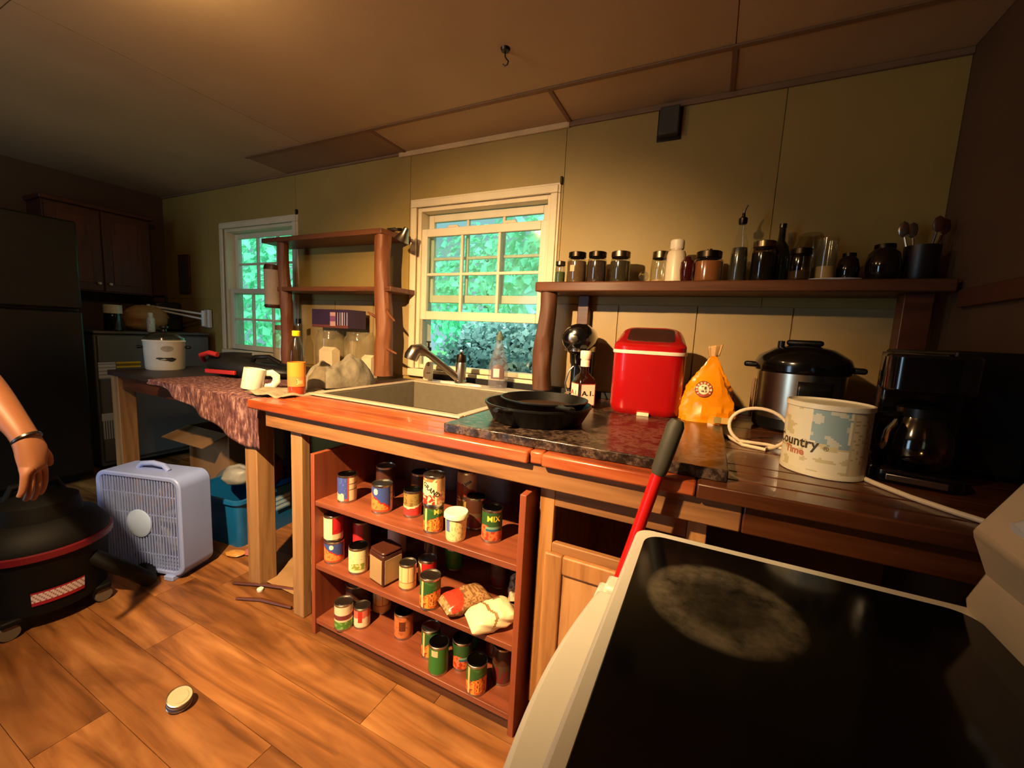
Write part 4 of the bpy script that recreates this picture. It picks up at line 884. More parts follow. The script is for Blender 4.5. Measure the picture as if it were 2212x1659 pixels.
for k in range(4):
    a = PI/4+k*PI/2; MB().lathe([(0, -0.012), (0.028, -0.012), (0.03, -0.008), (0.03, 0.008), (0.028, 0.012), (0, 0.012)], 16, M=Matrix.Rotation(PI/2, 4, 'X')).xform(Matrix.Translation((0.185*math.cos(a), 0.185*math.sin(a), 0.03))).build('caster', plain('caster_grey', (96, 84, 70), 0.5), vc)
    MB().cbox((0.175*math.cos(a), 0.175*math.sin(a), 0.068), (0.06, 0.06, 0.022)).build('caster_foot', vb, vc, bevel=0.006)
MB().grid(lambda u, v: cyl_map(0.1885+0.018*(0.10+0.06*v-0.075)/0.225*1.0+0.003, 0.115+0.055*v, -0.05+0.75*(u-0.5), 0)(0, 0), 30, 8, col=lambda u, v: (150, 20, 40) if v < 0.2 or v > 0.85 else ((206, 190, 192) if (int(u*30)+int(v*8)) % 3 else (150, 110, 118))).build('label', paper, vc)
MB().tube([(0.10, -0.15, 0.22), (0.20, -0.22, 0.12), (0.26, -0.20, 0.045), (0.30, -0.10, 0.031), (0.34, 0.02, 0.031), (0.36, 0.10, 0.031)], 0.03, 14).build('hose', vb, vc)
# ================================================================== tins and jars in the bookcase
_lidcache = {}
def N(x, y, s): return noise.noise(Vector((x, y, s)))
def p_yam(u, v):          # blue tin with an orange heap of food and a white disc
    a = (u-0.5)*2*PI
    if a > 0.85: return (226, 205, 160) if not (0.1 < v < 0.9 and int(v*26) % 6 == 0) else (150, 130, 110)
    if (a+0.65)**2+((v-0.83)*1.6)**2 < 0.05: return (240, 226, 196)
    e = 0.62-0.42*(a+0.8)/1.5+0.06*N(u*20, v*8, 1)
    if v < 0.07: return (210, 80, 40)
    if v < e-0.07 and a < 0.62: return (232, 140, 66) if N(u*18, v*9, 4) > -0.25 else (210, 96, 40)
    if v < e: return (196, 40, 30)
    return (62, 82, 150)
def p_blue(u, v):         # blue carton-like tin, cream side panel
    a = (u-0.5)*2*PI
    if a > 0.05: return (234, 208, 158) if not (0.08 < v < 0.92 and int(v*30) % 7 == 0) else (120, 100, 80)
    if a > -0.05: return (178, 50, 40)
    if v < 0.3+0.12*N(u*14, 0, 2) and a < -0.4: return (228, 190, 160)
    if v < 0.08: return (196, 80, 60)
    return (66, 84, 156) if N(u*30, v*12, 8) < 0.3 else (92, 106, 168)
def p_bean(u, v):         # tan top, white swoosh, red base
    if v > 0.48+0.07*math.sin(u*9+1): return (156, 128, 66) if N(u*20, v*10, 3) > -0.2 else (120, 94, 46)
    if v > 0.38+0.07*math.sin(u*9+1): return (238, 214, 160)
    return (212, 58, 52)
def p_tom(u, v):          # cream tin with red tomatoes at the bottom
    a = (u-0.5)*2*PI
    if a > 0.25: return (206, 160, 110) if v > 0.5+0.04*N(u*9, 0, 1) else ((206, 110, 80) if N(u*16, v*8, 2) > 0 else (226, 180, 130))
    if v < 0.36+0.08*N(u*12, 0, 3) and a < 0.12: return (206, 44, 34) if N(u*20, v*10, 5) > -0.1 else (240, 190, 150)
    if v > 0.86: return (226, 110, 60) if N(u*18, v*6, 9) > -0.15 else (240, 214, 160)
    return (244, 222, 168)
def p_mix(u, v):          # green top, heap of mixed orange vegetables
    a = (u-0.5)*2*PI
    if -0.95 < a < -0.72: return (230, 190, 120)
    if v > 0.50+0.13*math.sin(a*1.4+0.6)+0.04*N(u*18, 0, 1): return (46, 92, 40) if N(u*10, v*6, 2) > -0.3 else (70, 110, 50)
    n = N(u*26, v*9, 7)
    return (222, 96, 44) if n > 0.12 else ((236, 156, 60) if n > -0.22 else (160, 60, 26))
def p_mix2(u, v):
    a = (u-0.5)*2*PI
    if abs(a-0.15) < 0.75 and 0.40 < v < 0.52: return (120, 160, 130)
    if abs(a-0.15) < 0.75 and 0.35 < v <= 0.40: return (36, 96, 120)
    if v > 0.42+0.12*math.sin(-a*1.6+0.5): return (46, 86, 40)
    n = N(u*22, v*8, 17); return (228, 112, 62) if n > -0.1 else (176, 54, 30)
def p_green(u, v):        # plain green tin with a cream patch
    a = (u-0.5)*2*PI
    if -0.75 < a < -0.05 and 0.72 < v < 0.97: return (226, 190, 140)
    return (52, 116, 44)
def p_redcream(u, v):
    a = (u-0.5)*2*PI
    if a < -0.05: return (240, 222, 176)
    if v < 0.26: return (228, 196, 150)
    return (196, 34, 34) if N(u*12, v*7, 4) > -0.4 else (160, 24, 30)
def p_redw(u, v):
    a = (u-0.5)*2*PI
    if v > 0.3 and -0.55 < a < 0.0: return (186, 44, 26)
    if v > 0.55+0.1*N(u*20, 0, 2): return (216, 110, 90)
    return (238, 214, 172)
def p_red(u, v):
    return (196, 44, 46) if (u-0.5)*2*PI < 0.1 else (120, 92, 64)
def p_cream(u, v):
    a = (u-0.5)*2*PI
    if 0.12 < v < 0.42 and -0.75 < a < 0.65: return (150, 156, 60) if N(u*24, v*10, 1) > -0.1 else (224, 214, 140)
    return (238, 222, 162) if N(u*30, v*14, 3) < 0.45 else (206, 188, 130)
def p_oats(u, v):
    if abs(v-0.28) < 0.025 or (v > 0.28 and int(u*64) % 8 == 0): return (190, 128, 76)
    return (244, 206, 140) if v > 0.28 else (240, 190, 120)
def p_soup(u, v):
    if v > 0.62: return (232, 212, 170)
    if v > 0.40: return (120, 52, 50)
    if v > 0.32: return (228, 208, 160)
    return (84, 136, 50) if N(u*16, v*9, 2) > -0.2 else (130, 170, 90)
def p_brown(u, v):
    a = (u-0.5)*2*PI
    if -0.55 < a < 0.2 and 0.35 < v < 0.8: return (96, 44, 18)
    return (196, 112, 62) if N(u*12, v*6, 2) > -0.3 else (170, 90, 48)
def p_lima(u, v):
    a = (u-0.5)*2*PI
    if v < 0.45-0.25*a and v < 0.6: return (150, 56, 52)
    return (196, 160, 142)
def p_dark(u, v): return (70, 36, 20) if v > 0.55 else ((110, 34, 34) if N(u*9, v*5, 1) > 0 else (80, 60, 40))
def can(label, x, y, z, r, h, painter, turn=0.0, group='tins in the bookcase', lidc=None, name='food_can', text=None):
    t = thing(name, label, 'can', (x, y, z), face_cam(x, y)+turn, group)
    MB().lathe([(0, 0.003), (r*0.93, 0.003), (r*0.95, 0), (r, 0.001), (r, 0.005), (r*0.975, 0.008), (r*0.975, h-0.008), (r, h-0.005), (r, h-0.001), (r*0.95, h)], 36).build('tin', tin, t)
    MB().lathe([(r*0.95, h), (r*0.93, h-0.004), (r*0.72, h-0.004), (r*0.70, h-0.003), (r*0.45, h-0.004), (0, h-0.004)], 36).build('lid', lidc or tin, t)
    rl = r*0.985
    MB().grid(lambda u, v: (rl*math.cos(2*PI*u-PI*1.5), rl*math.sin(2*PI*u-PI*1.5), 0.008+(h-0.016)*v), 72, 24, True, col=painter).build('label', paper, t)
    if text:
        for (s, sz, zc, ang, tilt, tm) in text: text_mesh(s, sz, cyl_map(rl+0.0006, zc*h, ang, tilt), 'lettering', tm, t, bold=0.0006)
    return t
ink = plain('black_ink', (24, 18, 14), 0.5); gold_ink = plain('yellow_ink', (238, 206, 70), 0.5); red_ink = plain('red_ink', (176, 34, 24), 0.5); blue_ink = plain('blue_ink', (40, 58, 120), 0.5)
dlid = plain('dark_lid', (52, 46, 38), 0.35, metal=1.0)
Z3, Z2, Z1 = SHZ
# top shelf
can('blue tin with cream side panel at the left of the top bookcase shelf', -1.205, 1.09, Z1, 0.0355, 0.105, p_blue, 0.1, lidc=dlid)
can('blue tin picturing orange yams on the top bookcase shelf', -1.030, 1.092, Z1, 0.0375, 0.105, p_yam)
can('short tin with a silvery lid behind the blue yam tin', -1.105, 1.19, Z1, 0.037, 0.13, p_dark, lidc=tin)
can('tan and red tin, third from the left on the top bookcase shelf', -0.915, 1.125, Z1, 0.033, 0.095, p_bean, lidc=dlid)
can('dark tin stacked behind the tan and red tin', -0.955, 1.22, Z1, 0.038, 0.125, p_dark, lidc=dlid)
can('green vegetable tin under the tomato tin on the top bookcase shelf', -0.782, 1.07, Z1, 0.0335, 0.093, p_mix, text=[('Mix', 0.024, 0.80, 0.55, 0, gold_ink)])
can('cream tomato tin standing on a green vegetable tin', -0.782, 1.07, Z1+0.0935, 0.0365, 0.102, p_tom, text=[('GRAND', 0.021, 0.56, -0.32, -0.62, ink)])
can('pink-white tin with slanted lettering stacked beside the tomato tin', -0.735, 1.20, Z1+0.085, 0.035, 0.095, p_lima, text=[('Lima', 0.018, 0.60, 0.0, 0.6, blue_ink)])
can('tan tin under the pink-white tin behind the frosting tub', -0.735, 1.20, Z1, 0.035, 0.084, p_bean)
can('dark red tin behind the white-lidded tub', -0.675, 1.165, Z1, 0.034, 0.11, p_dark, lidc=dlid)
can('green tin of carrots with yellow lettering, rightmost on the top shelf', -0.585, 1.12, Z1, 0.034, 0.108, p_mix2, 0.0, lidc=dlid, text=[('MIX', 0.026, 0.74, 0.15, 0, gold_ink)])
ft = thing('frosting_tub', 'short cream tub with a white plastic lid on the top bookcase shelf', 'tub', (-0.686, 1.062, Z1), face_cam(-0.686, 1.062))
MB().lathe([(0, 0), (0.030, 0), (0.0315, 0.003), (0.035, 0.078), (0, 0.078)], 32).build('tub', plain('tub_cream', (236, 214, 160), 0.4), ft)
MB().grid(lambda u, v: ((0.032+0.003*v)*math.cos(2*PI*u-PI*1.5), (0.032+0.003*v)*math.sin(2*PI*u-PI*1.5), 0.006+0.066*v), 60, 20, True, col=lambda u, v: (104, 112, 178) if (-1.15 < (u-0.5)*2*PI < -0.65 and v > 0.4) else ((240, 216, 150) if N(u*40, v*9, 3) < 0.2 else (206, 176, 110))).build('label', paper, ft)
MB().lathe([(0.036, 0.074), (0.0395, 0.076), (0.0395, 0.088), (0.037, 0.092), (0.030, 0.0905), (0, 0.0895)], 36).build('lid', plain('lid_cream', (244, 236, 196), 0.35, var=0.03), ft)
# middle shelf
can('blue yam tin at the left end of the middle bookcase shelf', -1.262, 1.078, Z2, 0.0375, 0.088, p_yam, 0.35)
can('cream and red tin stacked on the blue yam tin at the left', -1.268, 1.08, Z2+0.0885, 0.0365, 0.102, p_redcream, -0.05)
can('red tin behind the cream tin with green print', -1.205, 1.165, Z2, 0.035, 0.145, p_red)
can('cream tin with green print on the middle bookcase shelf', -1.128, 1.075, Z2, 0.0365, 0.10, p_cream, lidc=dlid)
can('reddish tin at the back of the middle bookcase shelf', -1.06, 1.21, Z2, 0.037, 0.15, p_lima)
sqt = thing('square_tin', 'square dark brown tin with beige panels on the middle bookcase shelf', 'tin', (-1.00, 1.085, Z2), face_cam(-1.0, 1.08)+0.62)
bt_m = plain('tin_brown', (70, 34, 22), 0.35)
MB().box(-0.043, -0.043, 0, 0.043, 0.043, 0.118).build('body', bt_m, sqt, bevel=0.006)
MB().prism(rrect(-0.043, -0.043, 0.043, 0.043, 0.014), 0.118, 0.128).build('lid', bt_m, sqt, bevel=0.005)
for k in range(4):
    o = MB().box(-0.036, -0.0445, 0.010, 0.036, -0.0432, 0.100).build('panel', plain('panel_beige', (172, 140, 96), 0.5), sqt); o.rotation_euler.z = k*PI/2
can('cream ribbed oats tin on the middle bookcase shelf', -0.902, 1.090, Z2, 0.031, 0.094, p_oats, name='ribbed_can')
can('pink and red tin behind the green vegetable tin on the middle shelf', -0.865, 1.155, Z2, 0.034, 0.088, p_redcream, -0.6)
can('green vegetable tin with a bare silver lid on the middle bookcase shelf', -0.772, 1.050, Z2, 0.0355, 0.108, p_mix)
can('dark green tin in the shade at the back of the middle shelf', -0.83, 1.28, Z2, 0.037, 0.12, p_green)
can('silver-topped tin in the shade at the back right of the middle shelf', -0.62, 1.27, Z2, 0.037, 0.10, p_dark)
wj = thing('drinking_glass', 'clear drinking glass at the back of the middle bookcase shelf', 'glass', (-0.90, 1.22, Z2+0.001))
MB().lathe([(0, 0), (0.026, 0), (0.03, 0.17), (0.028, 0.17), (0.025, 0.006), (0, 0.006)], 24).build('glass', clear_glass, wj)
# bean bags
def foodbag(label, x, y, z, sx_, sy_, sz_, rz, tilt, painter, seed):
    t = thing('food_bag', label, 'bag', (x, y, z), rz, 'food bags on the middle shelf'); t.rotation_euler = (tilt, 0, rz)
    def pt(u, v):
        a = 2*PI*u; c, s = math.cos(a), math.sin(a); e = 0.55
        px = math.copysign(abs(c)**e, c)*sx_; pz = math.copysign(abs(s)**0.8, s)*sz_
        k = 1-(2*abs(v-0.5))**5*0.9; w_ = 1+0.10*N(c*2+seed, s*2+v*5, seed)
        return (px*w_*(0.86+0.14*k), -sy_+2*sy_*v, sz_+pz*k*w_*(1+0.18*N(u*9, v*8, seed+4)))
    MB().grid(pt, 48, 30, True, col=painter).build('bag', printed('printed_film', 0.28), t, smooth=60)
    return t
foodbag('clear bag of lentils with a red label on the middle shelf', -0.665, 1.10, Z2, 0.050, 0.085, 0.026, -0.55, 0.0, lambda u, v: (200, 60, 40) if 0.10 < v < 0.48 and u < 0.5 and v < 0.3+0.5*u else ((176, 130, 84) if N(u*40, v*30, 2) > -0.1 else (130, 92, 56)), 2)
foodbag('cream paper bag tipped over at the right front of the middle shelf', -0.545, 1.075, Z2, 0.052, 0.075, 0.030, -0.75, 0.18, lambda u, v: (150, 116, 72) if (u < 0.5 and (abs(v-0.45-0.12*math.sin(u*12)) < 0.035 or (0.62 < v < 0.8 and 0.3 < u < 0.36))) else (240, 220, 170), 6)
foodbag('crumpled clear bag behind the cream bag in the corner of the middle shelf', -0.50, 1.20, Z2, 0.045, 0.06, 0.05, 0.4, 0.0, lambda u, v: (150, 120, 90) if N(u*20, v*16, 2) > 0 else (196, 170, 140), 9)
# bottom shelf
can('soup tin with green base at the left of the bottom bookcase shelf', -1.172, 1.045, Z3, 0.0345, 0.105, p_soup)
can('red and white tin beside the soup tin on the bottom shelf', -1.118, 1.085, Z3, 0.031, 0.082, p_redw)
can('wide tin with a plain grey lid behind the soup tin', -1.205, 1.145, Z3, 0.047, 0.12, p_dark, lidc=plain('grey_lid_matte', (150, 132, 100), 0.6))
can('greenish tin in the shade behind the red and white tin', -1.115, 1.19, Z3, 0.037, 0.12, p_oats)
can('copper-brown tin in the middle of the bottom bookcase shelf', -0.945, 1.125, Z3, 0.036, 0.098, p_brown, lidc=dlid)
can('plain green tin with cream patch on the bottom bookcase shelf', -0.733, 1.055, Z3, 0.034, 0.105, p_green, lidc=dlid)
can('green and orange tin half hidden behind the plain green tin', -0.800, 1.10, Z3, 0.034, 0.105, p_mix)
can('tall dark green tin at the back of the bottom shelf', -0.70, 1.20, Z3, 0.037, 0.15, p_green, lidc=dlid)
can('green tin with cream corner label beside the plain green tin', -0.675, 1.115, Z3, 0.036, 0.10, p_mix2, 0.3, lidc=dlid)
can('green vegetable tin with grey lid, front right of the bottom shelf', -0.580, 1.052, Z3, 0.034, 0.105, p_mix, lidc=dlid)
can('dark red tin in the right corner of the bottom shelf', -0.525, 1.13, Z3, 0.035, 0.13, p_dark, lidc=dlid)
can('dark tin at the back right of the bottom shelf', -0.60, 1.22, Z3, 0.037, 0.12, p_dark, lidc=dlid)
# ================================================================== things on the counter
SLZ = CZ+0.030
# pump soap
so = thing('soap_bottle', 'white pump soap bottle with a black pump by the faucet', 'bottle', (-1.555, 2.03, CZ+0.011), face_cam(-1.555, 2.03))
MB().lathe([(0, 0), (0.027, 0), (0.030, 0.004), (0.030, 0.15), (0.026, 0.165), (0.013, 0.172), (0.013, 0.18)], 28).build('bottle', plain('soap_white', (232, 216, 186), 0.35, var=0.03), so)
MB().lathe([(0.015, 0.178), (0.017, 0.182), (0.017, 0.20), (0.006, 0.205), (0.006, 0.228), (0.013, 0.230), (0.013, 0.238), (0, 0.239)], 18).build('pump', black_pl, so)
MB().tube([(0, 0, 0.234), (0.0, -0.03, 0.236), (0.0, -0.038, 0.230)], 0.005, 8).build('nozzle', black_pl, so)
blobs(0.0303, 0, [(0.0, 0.10, 0.012, 0.013)], so, 'emblem', plain('emblem_taupe', (130, 104, 84), 0.5))
blobs(0.0304, 0, [(-0.2, 0.045, 0.004, 0.004), (0.05, 0.045, 0.005, 0.0035), (0.3, 0.045, 0.004, 0.004)], so, 'emblem', plain('emblem_taupe', (130, 104, 84)))
# clear spray bottle
sb_ = thing('spray_bottle', 'clear squeeze bottle with brown label standing on the sink deck', 'bottle', (-1.075, 2.045, CZ+0.011), face_cam(-1.075, 2.045))
MB().lathe([(0, 0), (0.048, 0), (0.054, 0.008), (0.055, 0.08), (0.052, 0.13), (0.040, 0.185), (0.024, 0.235), (0.018, 0.262), (0.018, 0.27)], 32, sy=0.7).build('bottle', glass('spray_plastic', (0.86, 0.88, 0.88), 0.1, 0.22, (190, 180, 190)), sb_)
MB().lathe([(0.020, 0.268), (0.021, 0.29), (0.012, 0.302), (0.009, 0.318), (0, 0.319)], 18).build('cap', plain('cap_green', (90, 104, 90), 0.5), sb_)
mb = MB(); mb.grid(lambda u, v: ((-0.040+0.075*u), -0.7*math.sqrt(max(0, (0.0555-0.012*(v > 0.6)*(v-0.6))**2-(-0.040+0.075*u)**2))-0.0012, 0.052+0.082*v), 24, 24, col=lambda u, v: (206, 196, 190) if (0.18 < u < 0.62 and 0.12 < v < 0.72) else (110, 86, 84))
lb = mb.build('label', paper, sb_)
bmx = bmesh.new(); bmx.from_mesh(lb.data)
bmesh.ops.delete(bmx, geom=[f for f in bmx.faces if ((f.calc_center_median().x+0.0025)/0.038)**2+((f.calc_center_median().z-0.093)/0.041)**2 > 1 and f.calc_center_median().z > 0.09], context='FACES'); bmx.to_mesh(lb.data); bmx.free()
# cast iron skillets
iron = plain('cast_iron', (17, 15, 14), 0.36, metal=0.3, var=0.25, scale=18, bmp=0.05)
iron_in = plain('seasoned_iron', (52, 36, 26), 0.42, metal=0.2, var=0.3, scale=12)
def skillet(name, label, loc, rz, R, h, hl):
    t = thing(name, label, 'skillet', loc, rz, 'stacked skillets')
    MB().lathe([(0, 0.003), (R*0.80, 0.0), (R*0.84, 0.003), (R*0.985, h*0.86), (R, h*0.90), (R, h), (R*0.965, h), (R*0.95, h*0.92), (R*0.82, 0.012)], 56).build('pan', iron, t)
    MB().lathe([(R*0.82, 0.012), (R*0.78, 0.008), (0, 0.008)], 48).build('cooking_surface', iron_in, t)
    P = [(R*0.96, 0, h*0.80), (R+hl*0.35, 0, h*0.86), (R+hl*0.8, 0, h*0.98), (R+hl, 0, h*1.02)]
    MB().tube(P, [0.018, 0.012, 0.016, 0.010], 12, flat=0.55).build('handle', iron, t)
    return t
s1 = skillet('skillet', 'large black cast-iron skillet sitting on the granite slab', (-0.515, 1.285, SLZ), math.radians(-99), 0.182, 0.062, 0.06)
s2 = skillet('skillet', 'smaller cast-iron skillet nested on top of the large skillet', (-0.500, 1.30, SLZ+0.036), math.radians(-48), 0.150, 0.042, 0.085)
# stand mixer
mx_ = thing('stand_mixer', 'black stand mixer with a chrome band behind the sauce bottle', 'mixer', (-0.575, 1.955, CZ), face_cam(-0.575, 1.96)-0.15)
gb = plain('gloss_black', (9, 8, 8), 0.15, coat=0.4, var=0.1)
MB().prism(rrect(-0.08, -0.09, 0.08, 0.15, 0.04), 0, 0.035).build('base', gb, mx_, bevel=0.008)
MB().prism(rrect(-0.055, 0.04, 0.055, 0.14, 0.03), 0.03, 0.25).build('column', gb, mx_, bevel=0.01)
hd = MB().tube([(0, 0.165, 0.305), (0, 0.15, 0.305), (0, 0.08, 0.31), (0, -0.03, 0.312), (0, -0.12, 0.308), (0, -0.155, 0.304), (0, -0.17, 0.302)], [0.02, 0.05, 0.072, 0.076, 0.072, 0.058, 0.03], 28).build('motor_head', gb, mx_)
MB().lathe([(0.060, -0.008), (0.0605, 0.014), (0.057, 0.016)], 32, sx=1.18, sy=2.55).xform(Matrix.Translation((0, -0.01, 0.262))).build('chrome_band', chrome, hd)
text_mesh('KitchenAid', 0.017, lambda x, y: Vector((x, -0.01-2.55*math.sqrt(max(0, 0.0612**2-(x/1.18)**2))-0.001, 0.266+y)), 'lettering', ink, hd)
MB().lathe([(0.024, 0), (0.024, 0.010), (0.018, 0.013), (0, 0.014)], 24, M=Matrix.Rotation(PI/2, 4, 'X')).xform(Matrix.Translation((-0.012, -0.160, 0.317))).build('hub_knob', chrome, hd)
MB().lathe([(0, 0.19), (0.03, 0.19), (0.035, 0.20), (0.04, 0.255), (0, 0.255)], 24, (0, -0.08, 0)).build('attachment_hub', gb, mx_)
MB().tube([(0.0, -0.08, 0.20), (-0.035, -0.09, 0.16), (-0.05, -0.09, 0.10), (-0.04, -0.085, 0.06), (0.0, -0.08, 0.05), (0.035, -0.08, 0.07), (0.04, -0.08, 0.13), (0.01, -0.08, 0.19)], 0.004, 8).build('whisk_arm', chrome, mx_)
# steak-sauce bottle
sc = thing('sauce_bottle', 'dark sauce bottle with white cap and cream label in front of the mixer', 'bottle', (-0.500, 1.785, CZ), face_cam(-0.502, 1.80)+0.5); sc.scale = (1.25, 1.25, 0.98)
mb = MB()
def sq(h_, w_, r_): return [(p[0], p[1], h_) for p in rrect(-w_, -w_, w_, w_, r_, 4)]
lv = [(0, 0.031, 0.008), (0.004, 0.034, 0.010), (0.125, 0.034, 0.010), (0.145, 0.028, 0.012), (0.165, 0.016, 0.0155), (0.215, 0.0125, 0.0124)]
idx = [mb.pts(sq(*l)) for l in lv]; n = len(sq(*lv[0]))
for a, b_ in zip(idx, idx[1:]):
    for k in range(n): j = (k+1) % n; mb.face([a+k, a+j, b_+j, b_+k])
mb.face([idx[0]+k for k in range(n)][::-1]); mb.face([idx[-1]+k for k in range(n)])
mb.build('bottle', plain('sauce_brown', (26, 10, 7), 0.12, coat=0.4), sc)
MB().lathe([(0.0165, 0.195), (0.0165, 0.222), (0.015, 0.224)], 20).build('neck_band', plain('band_white', (232, 216, 190), 0.4), sc)
MB().lathe([(0.013, 0.222), (0.019, 0.232), (0.0195, 0.262), (0.017, 0.267), (0, 0.267)], 22).build('cap', plain('cap_white', (238, 226, 200), 0.35), sc)
def slab_(u, v):
    if abs(u-0.5) > 0.44 or abs(v-0.5) > 0.44: return (150, 60, 50)
    return (236, 218, 188)
MB().grid(lambda u, v: (-0.029+0.058*u, -0.0348, 0.02+0.10*v), 20, 24, col=slab_).build('label', paper, sc)
MB().grid(lambda u, v: (-0.0348, 0.029-0.058*u, 0.02+0.10*v), 20, 24, col=slab_).build('label', paper, sc)
MB().grid(lambda u, v: (0.0348, -0.029+0.058*u, 0.02+0.10*v), 20, 24, col=slab_).build('label', paper, sc)
text_mesh('A.1.', 0.030, lambda x, y: Vector((x, -0.0354, 0.075+y)), 'lettering', ink, sc, bold=0.0008)
text_mesh('A.1.', 0.030, lambda x, y: Vector((-0.0354, -x, 0.075+y)), 'lettering', red_ink, sc, bold=0.0008)
# red ice maker
im = thing('ice_maker', 'red countertop ice maker with a white band and smoked window', 'ice maker', (-0.228, 1.785, SLZ), face_cam(-0.228, 1.785)-0.02)
redp = plain('gloss_red', (164, 12, 15), 0.28, coat=0.3, var=0.05, scale=4)
def lofts(mb, levels, cap0=True, cap1=True):
    I = [mb.pts([(p[0], p[1], z) for p in rrect(-w_/2, -d_/2, w_/2, d_/2, r_, 7)]) for (w_, d_, r_, z) in levels]; n = 32
    for a, b_ in zip(I, I[1:]):
        for k in range(n): j = (k+1) % n; mb.face([a+k, a+j, b_+j, b_+k])
    if cap0: mb.face([I[0]+k for k in range(n)][::-1])
    if cap1: mb.face([I[-1]+k for k in range(n)])
    return mb
IW, ID = 0.27, 0.33
lofts(MB(), [(IW-0.03, ID-0.03, 0.05, 0.0), (IW-0.012, ID-0.012, 0.055, 0.01), (IW, ID, 0.06, 0.03), (IW, ID, 0.06, 0.238)]).build('body', redp, im)
lofts(MB(), [(IW+0.006, ID+0.006, 0.062, 0.238), (IW+0.008, ID+0.008, 0.062, 0.243), (IW+0.006, ID+0.006, 0.062, 0.251)]).build('band', plain('band_cream', (240, 214, 188), 0.35), im)
def loftl(mb, levels):
    I = [mb.pts([(p[0], p[1]+dy, z+(p[1]+dy)*sl) for p in rrect(-w_/2, -d_/2, w_/2, d_/2, r_, 7)]) for (w_, d_, r_, z, dy, sl) in levels]; n = 32
    for a, b_ in zip(I, I[1:]):
        for k in range(n): j = (k+1) % n; mb.face([a+k, a+j, b_+j, b_+k])
    mb.face([I[0]+k for k in range(n)][::-1]); mb.face([I[-1]+k for k in range(n)]); return mb
lid_ = loftl(MB(), [(IW, ID, 0.06, 0.251, 0, 0), (IW, ID, 0.06, 0.281, 0, 0.10), (IW-0.010, ID-0.010, 0.06, 0.296, 0.003, 0.16), (IW-0.035, ID-0.035, 0.055, 0.308, 0.006, 0.22), (IW-0.06, ID-0.06, 0.05, 0.312, 0.008, 0.25)]).build('lid', redp, im)
loftl(MB(), [(IW-0.085, ID-0.11, 0.03, 0.309, 0.004, 0.25), (IW-0.09, ID-0.115, 0.03, 0.3145, 0.004, 0.25)]).build('window', plain('smoked_window', (70, 40, 34), 0.12), lid_)
MB().box(-0.025, -ID/2-0.004, -0.0005, 0.020, -ID/2+0.02, 0.013).build('tag', plain('tag_white', (226, 206, 180), 0.5), im, bevel=0.002)
# orange-yellow coffee bag
cbg = thing('coffee_bag', 'orange-yellow foil bag with a round brown seal, rolled to a point', 'bag', (0.0, 1.70, SLZ-0.0), face_cam(0.0, 1.70)+0.05)
def cb(u, v):
    a = 2*PI*u; c, s = math.cos(a), math.sin(a)
    wd = (0.096-0.004*v)*(1-max(0, (v-0.30)/0.70)**1.25*0.86) * (0.93 if v < 0.06 else 1)
    dp = (0.062-0.01*v)*(1-max(0, (v-0.15)/0.85)**0.9*0.90)
    f = 1+0.20*N(c*1.5+2, s*1.5+v*4, 3)+0.16*N(c*3, s*3+v*8, 8)+0.07*N(c*7, s*7+v*16, 5)
    return (math.copysign(abs(c)**0.8, c)*wd*f+0.012*v, math.copysign(abs(s)**0.8, s)*dp*f*1.0-0.01*math.sin(v*9)*s, 0.245*v-0.012*max(0, abs(c)-0.5)*v)
foil = plain('orange_foil', (236, 140, 10), 0.26, var=0.10, scale=7, bmp=0.25, coat=0.2)
bgm = MB().grid(cb, 34, 24, True); a = len(bgm.v); bgm.face(list(range(34))[::-1]); bgm.face(list(range(a-34, a)))
bgo = bgm.build('bag', foil, cbg, smooth=16)
from mathutils.bvhtree import BVHTree
_bm = bmesh.new(); _bm.from_mesh(bgo.data); _bv = BVHTree.FromBMesh(_bm); _bm.free()
MB().grid(lambda u, v: (-0.012+0.028*u+0.02*v*(u-0.5)+0.013, 0.004*math.sin(u*9)+0.004, 0.236+0.045*v+0.01*u), 8, 6).build('twisted_top', plain('kraft_top', (196, 150, 90), 0.5), cbg).modifiers.new('t', 'SOLIDIFY').thickness = 0.004
mb = MB(); n0 = None
def sealp(x, z):
    h = _bv.ray_cast(Vector((x, -1, z)), Vector((0, 1, 0)))[0]
    return Vector((x, (h.y if h else -0.06)-0.0022, z))
for (r0, r1, cc) in ((0.030, 0.0275, (110, 40, 22)), (0.0275, 0.024, (170, 70, 40)), (0.024, 0.020, (170, 70, 40)), (0.020, 0.0185, (110, 40, 22)), (0.0185, 0.009, (238, 212, 170)), (0.009, 0.0, (238, 212, 170))):
    for k in range(40):
        a0, a1 = 2*PI*k/40, 2*PI*(k+1)/40; col_ = cc
        if cc == (170, 70, 40) and k % 3 == 0 and not 26 < k < 34: col_ = (240, 210, 160)
        q = [sealp(-0.012+r*math.cos(a), 0.122+r*math.sin(a)) for r, a in ((r0, a0), (r0, a1), (max(r1, 1e-4), a1), (max(r1, 1e-4), a0))]
        n = mb.pts(q); mb.face([n, n+1, n+2, n+3], col_)
for (x0, z0_, x1, z1_) in ((-0.020, 0.112, -0.013, 0.134), (-0.013, 0.112, -0.002, 0.119), (-0.010, 0.122, -0.003, 0.133)):
    n = mb.pts([sealp(x, z)-Vector((0, 0.0006, 0)) for x, z in ((x0, z0_), (x1, z0_), (x1, z1_), (x0, z1_))]); mb.face([n, n+1, n+2, n+3], (96, 50, 26))
mb.build('seal', paper, cbg, smooth=0)
MB().grid(lambda u, v: (0.03+0.05*u, -0.066-0.002*math.sin(u*5), 0.006+0.022*v), 6, 4, col=lambda u, v: (150, 130, 70) if u < 0.5 else (220, 170, 90)).build('best_before_strip', paper, cbg)
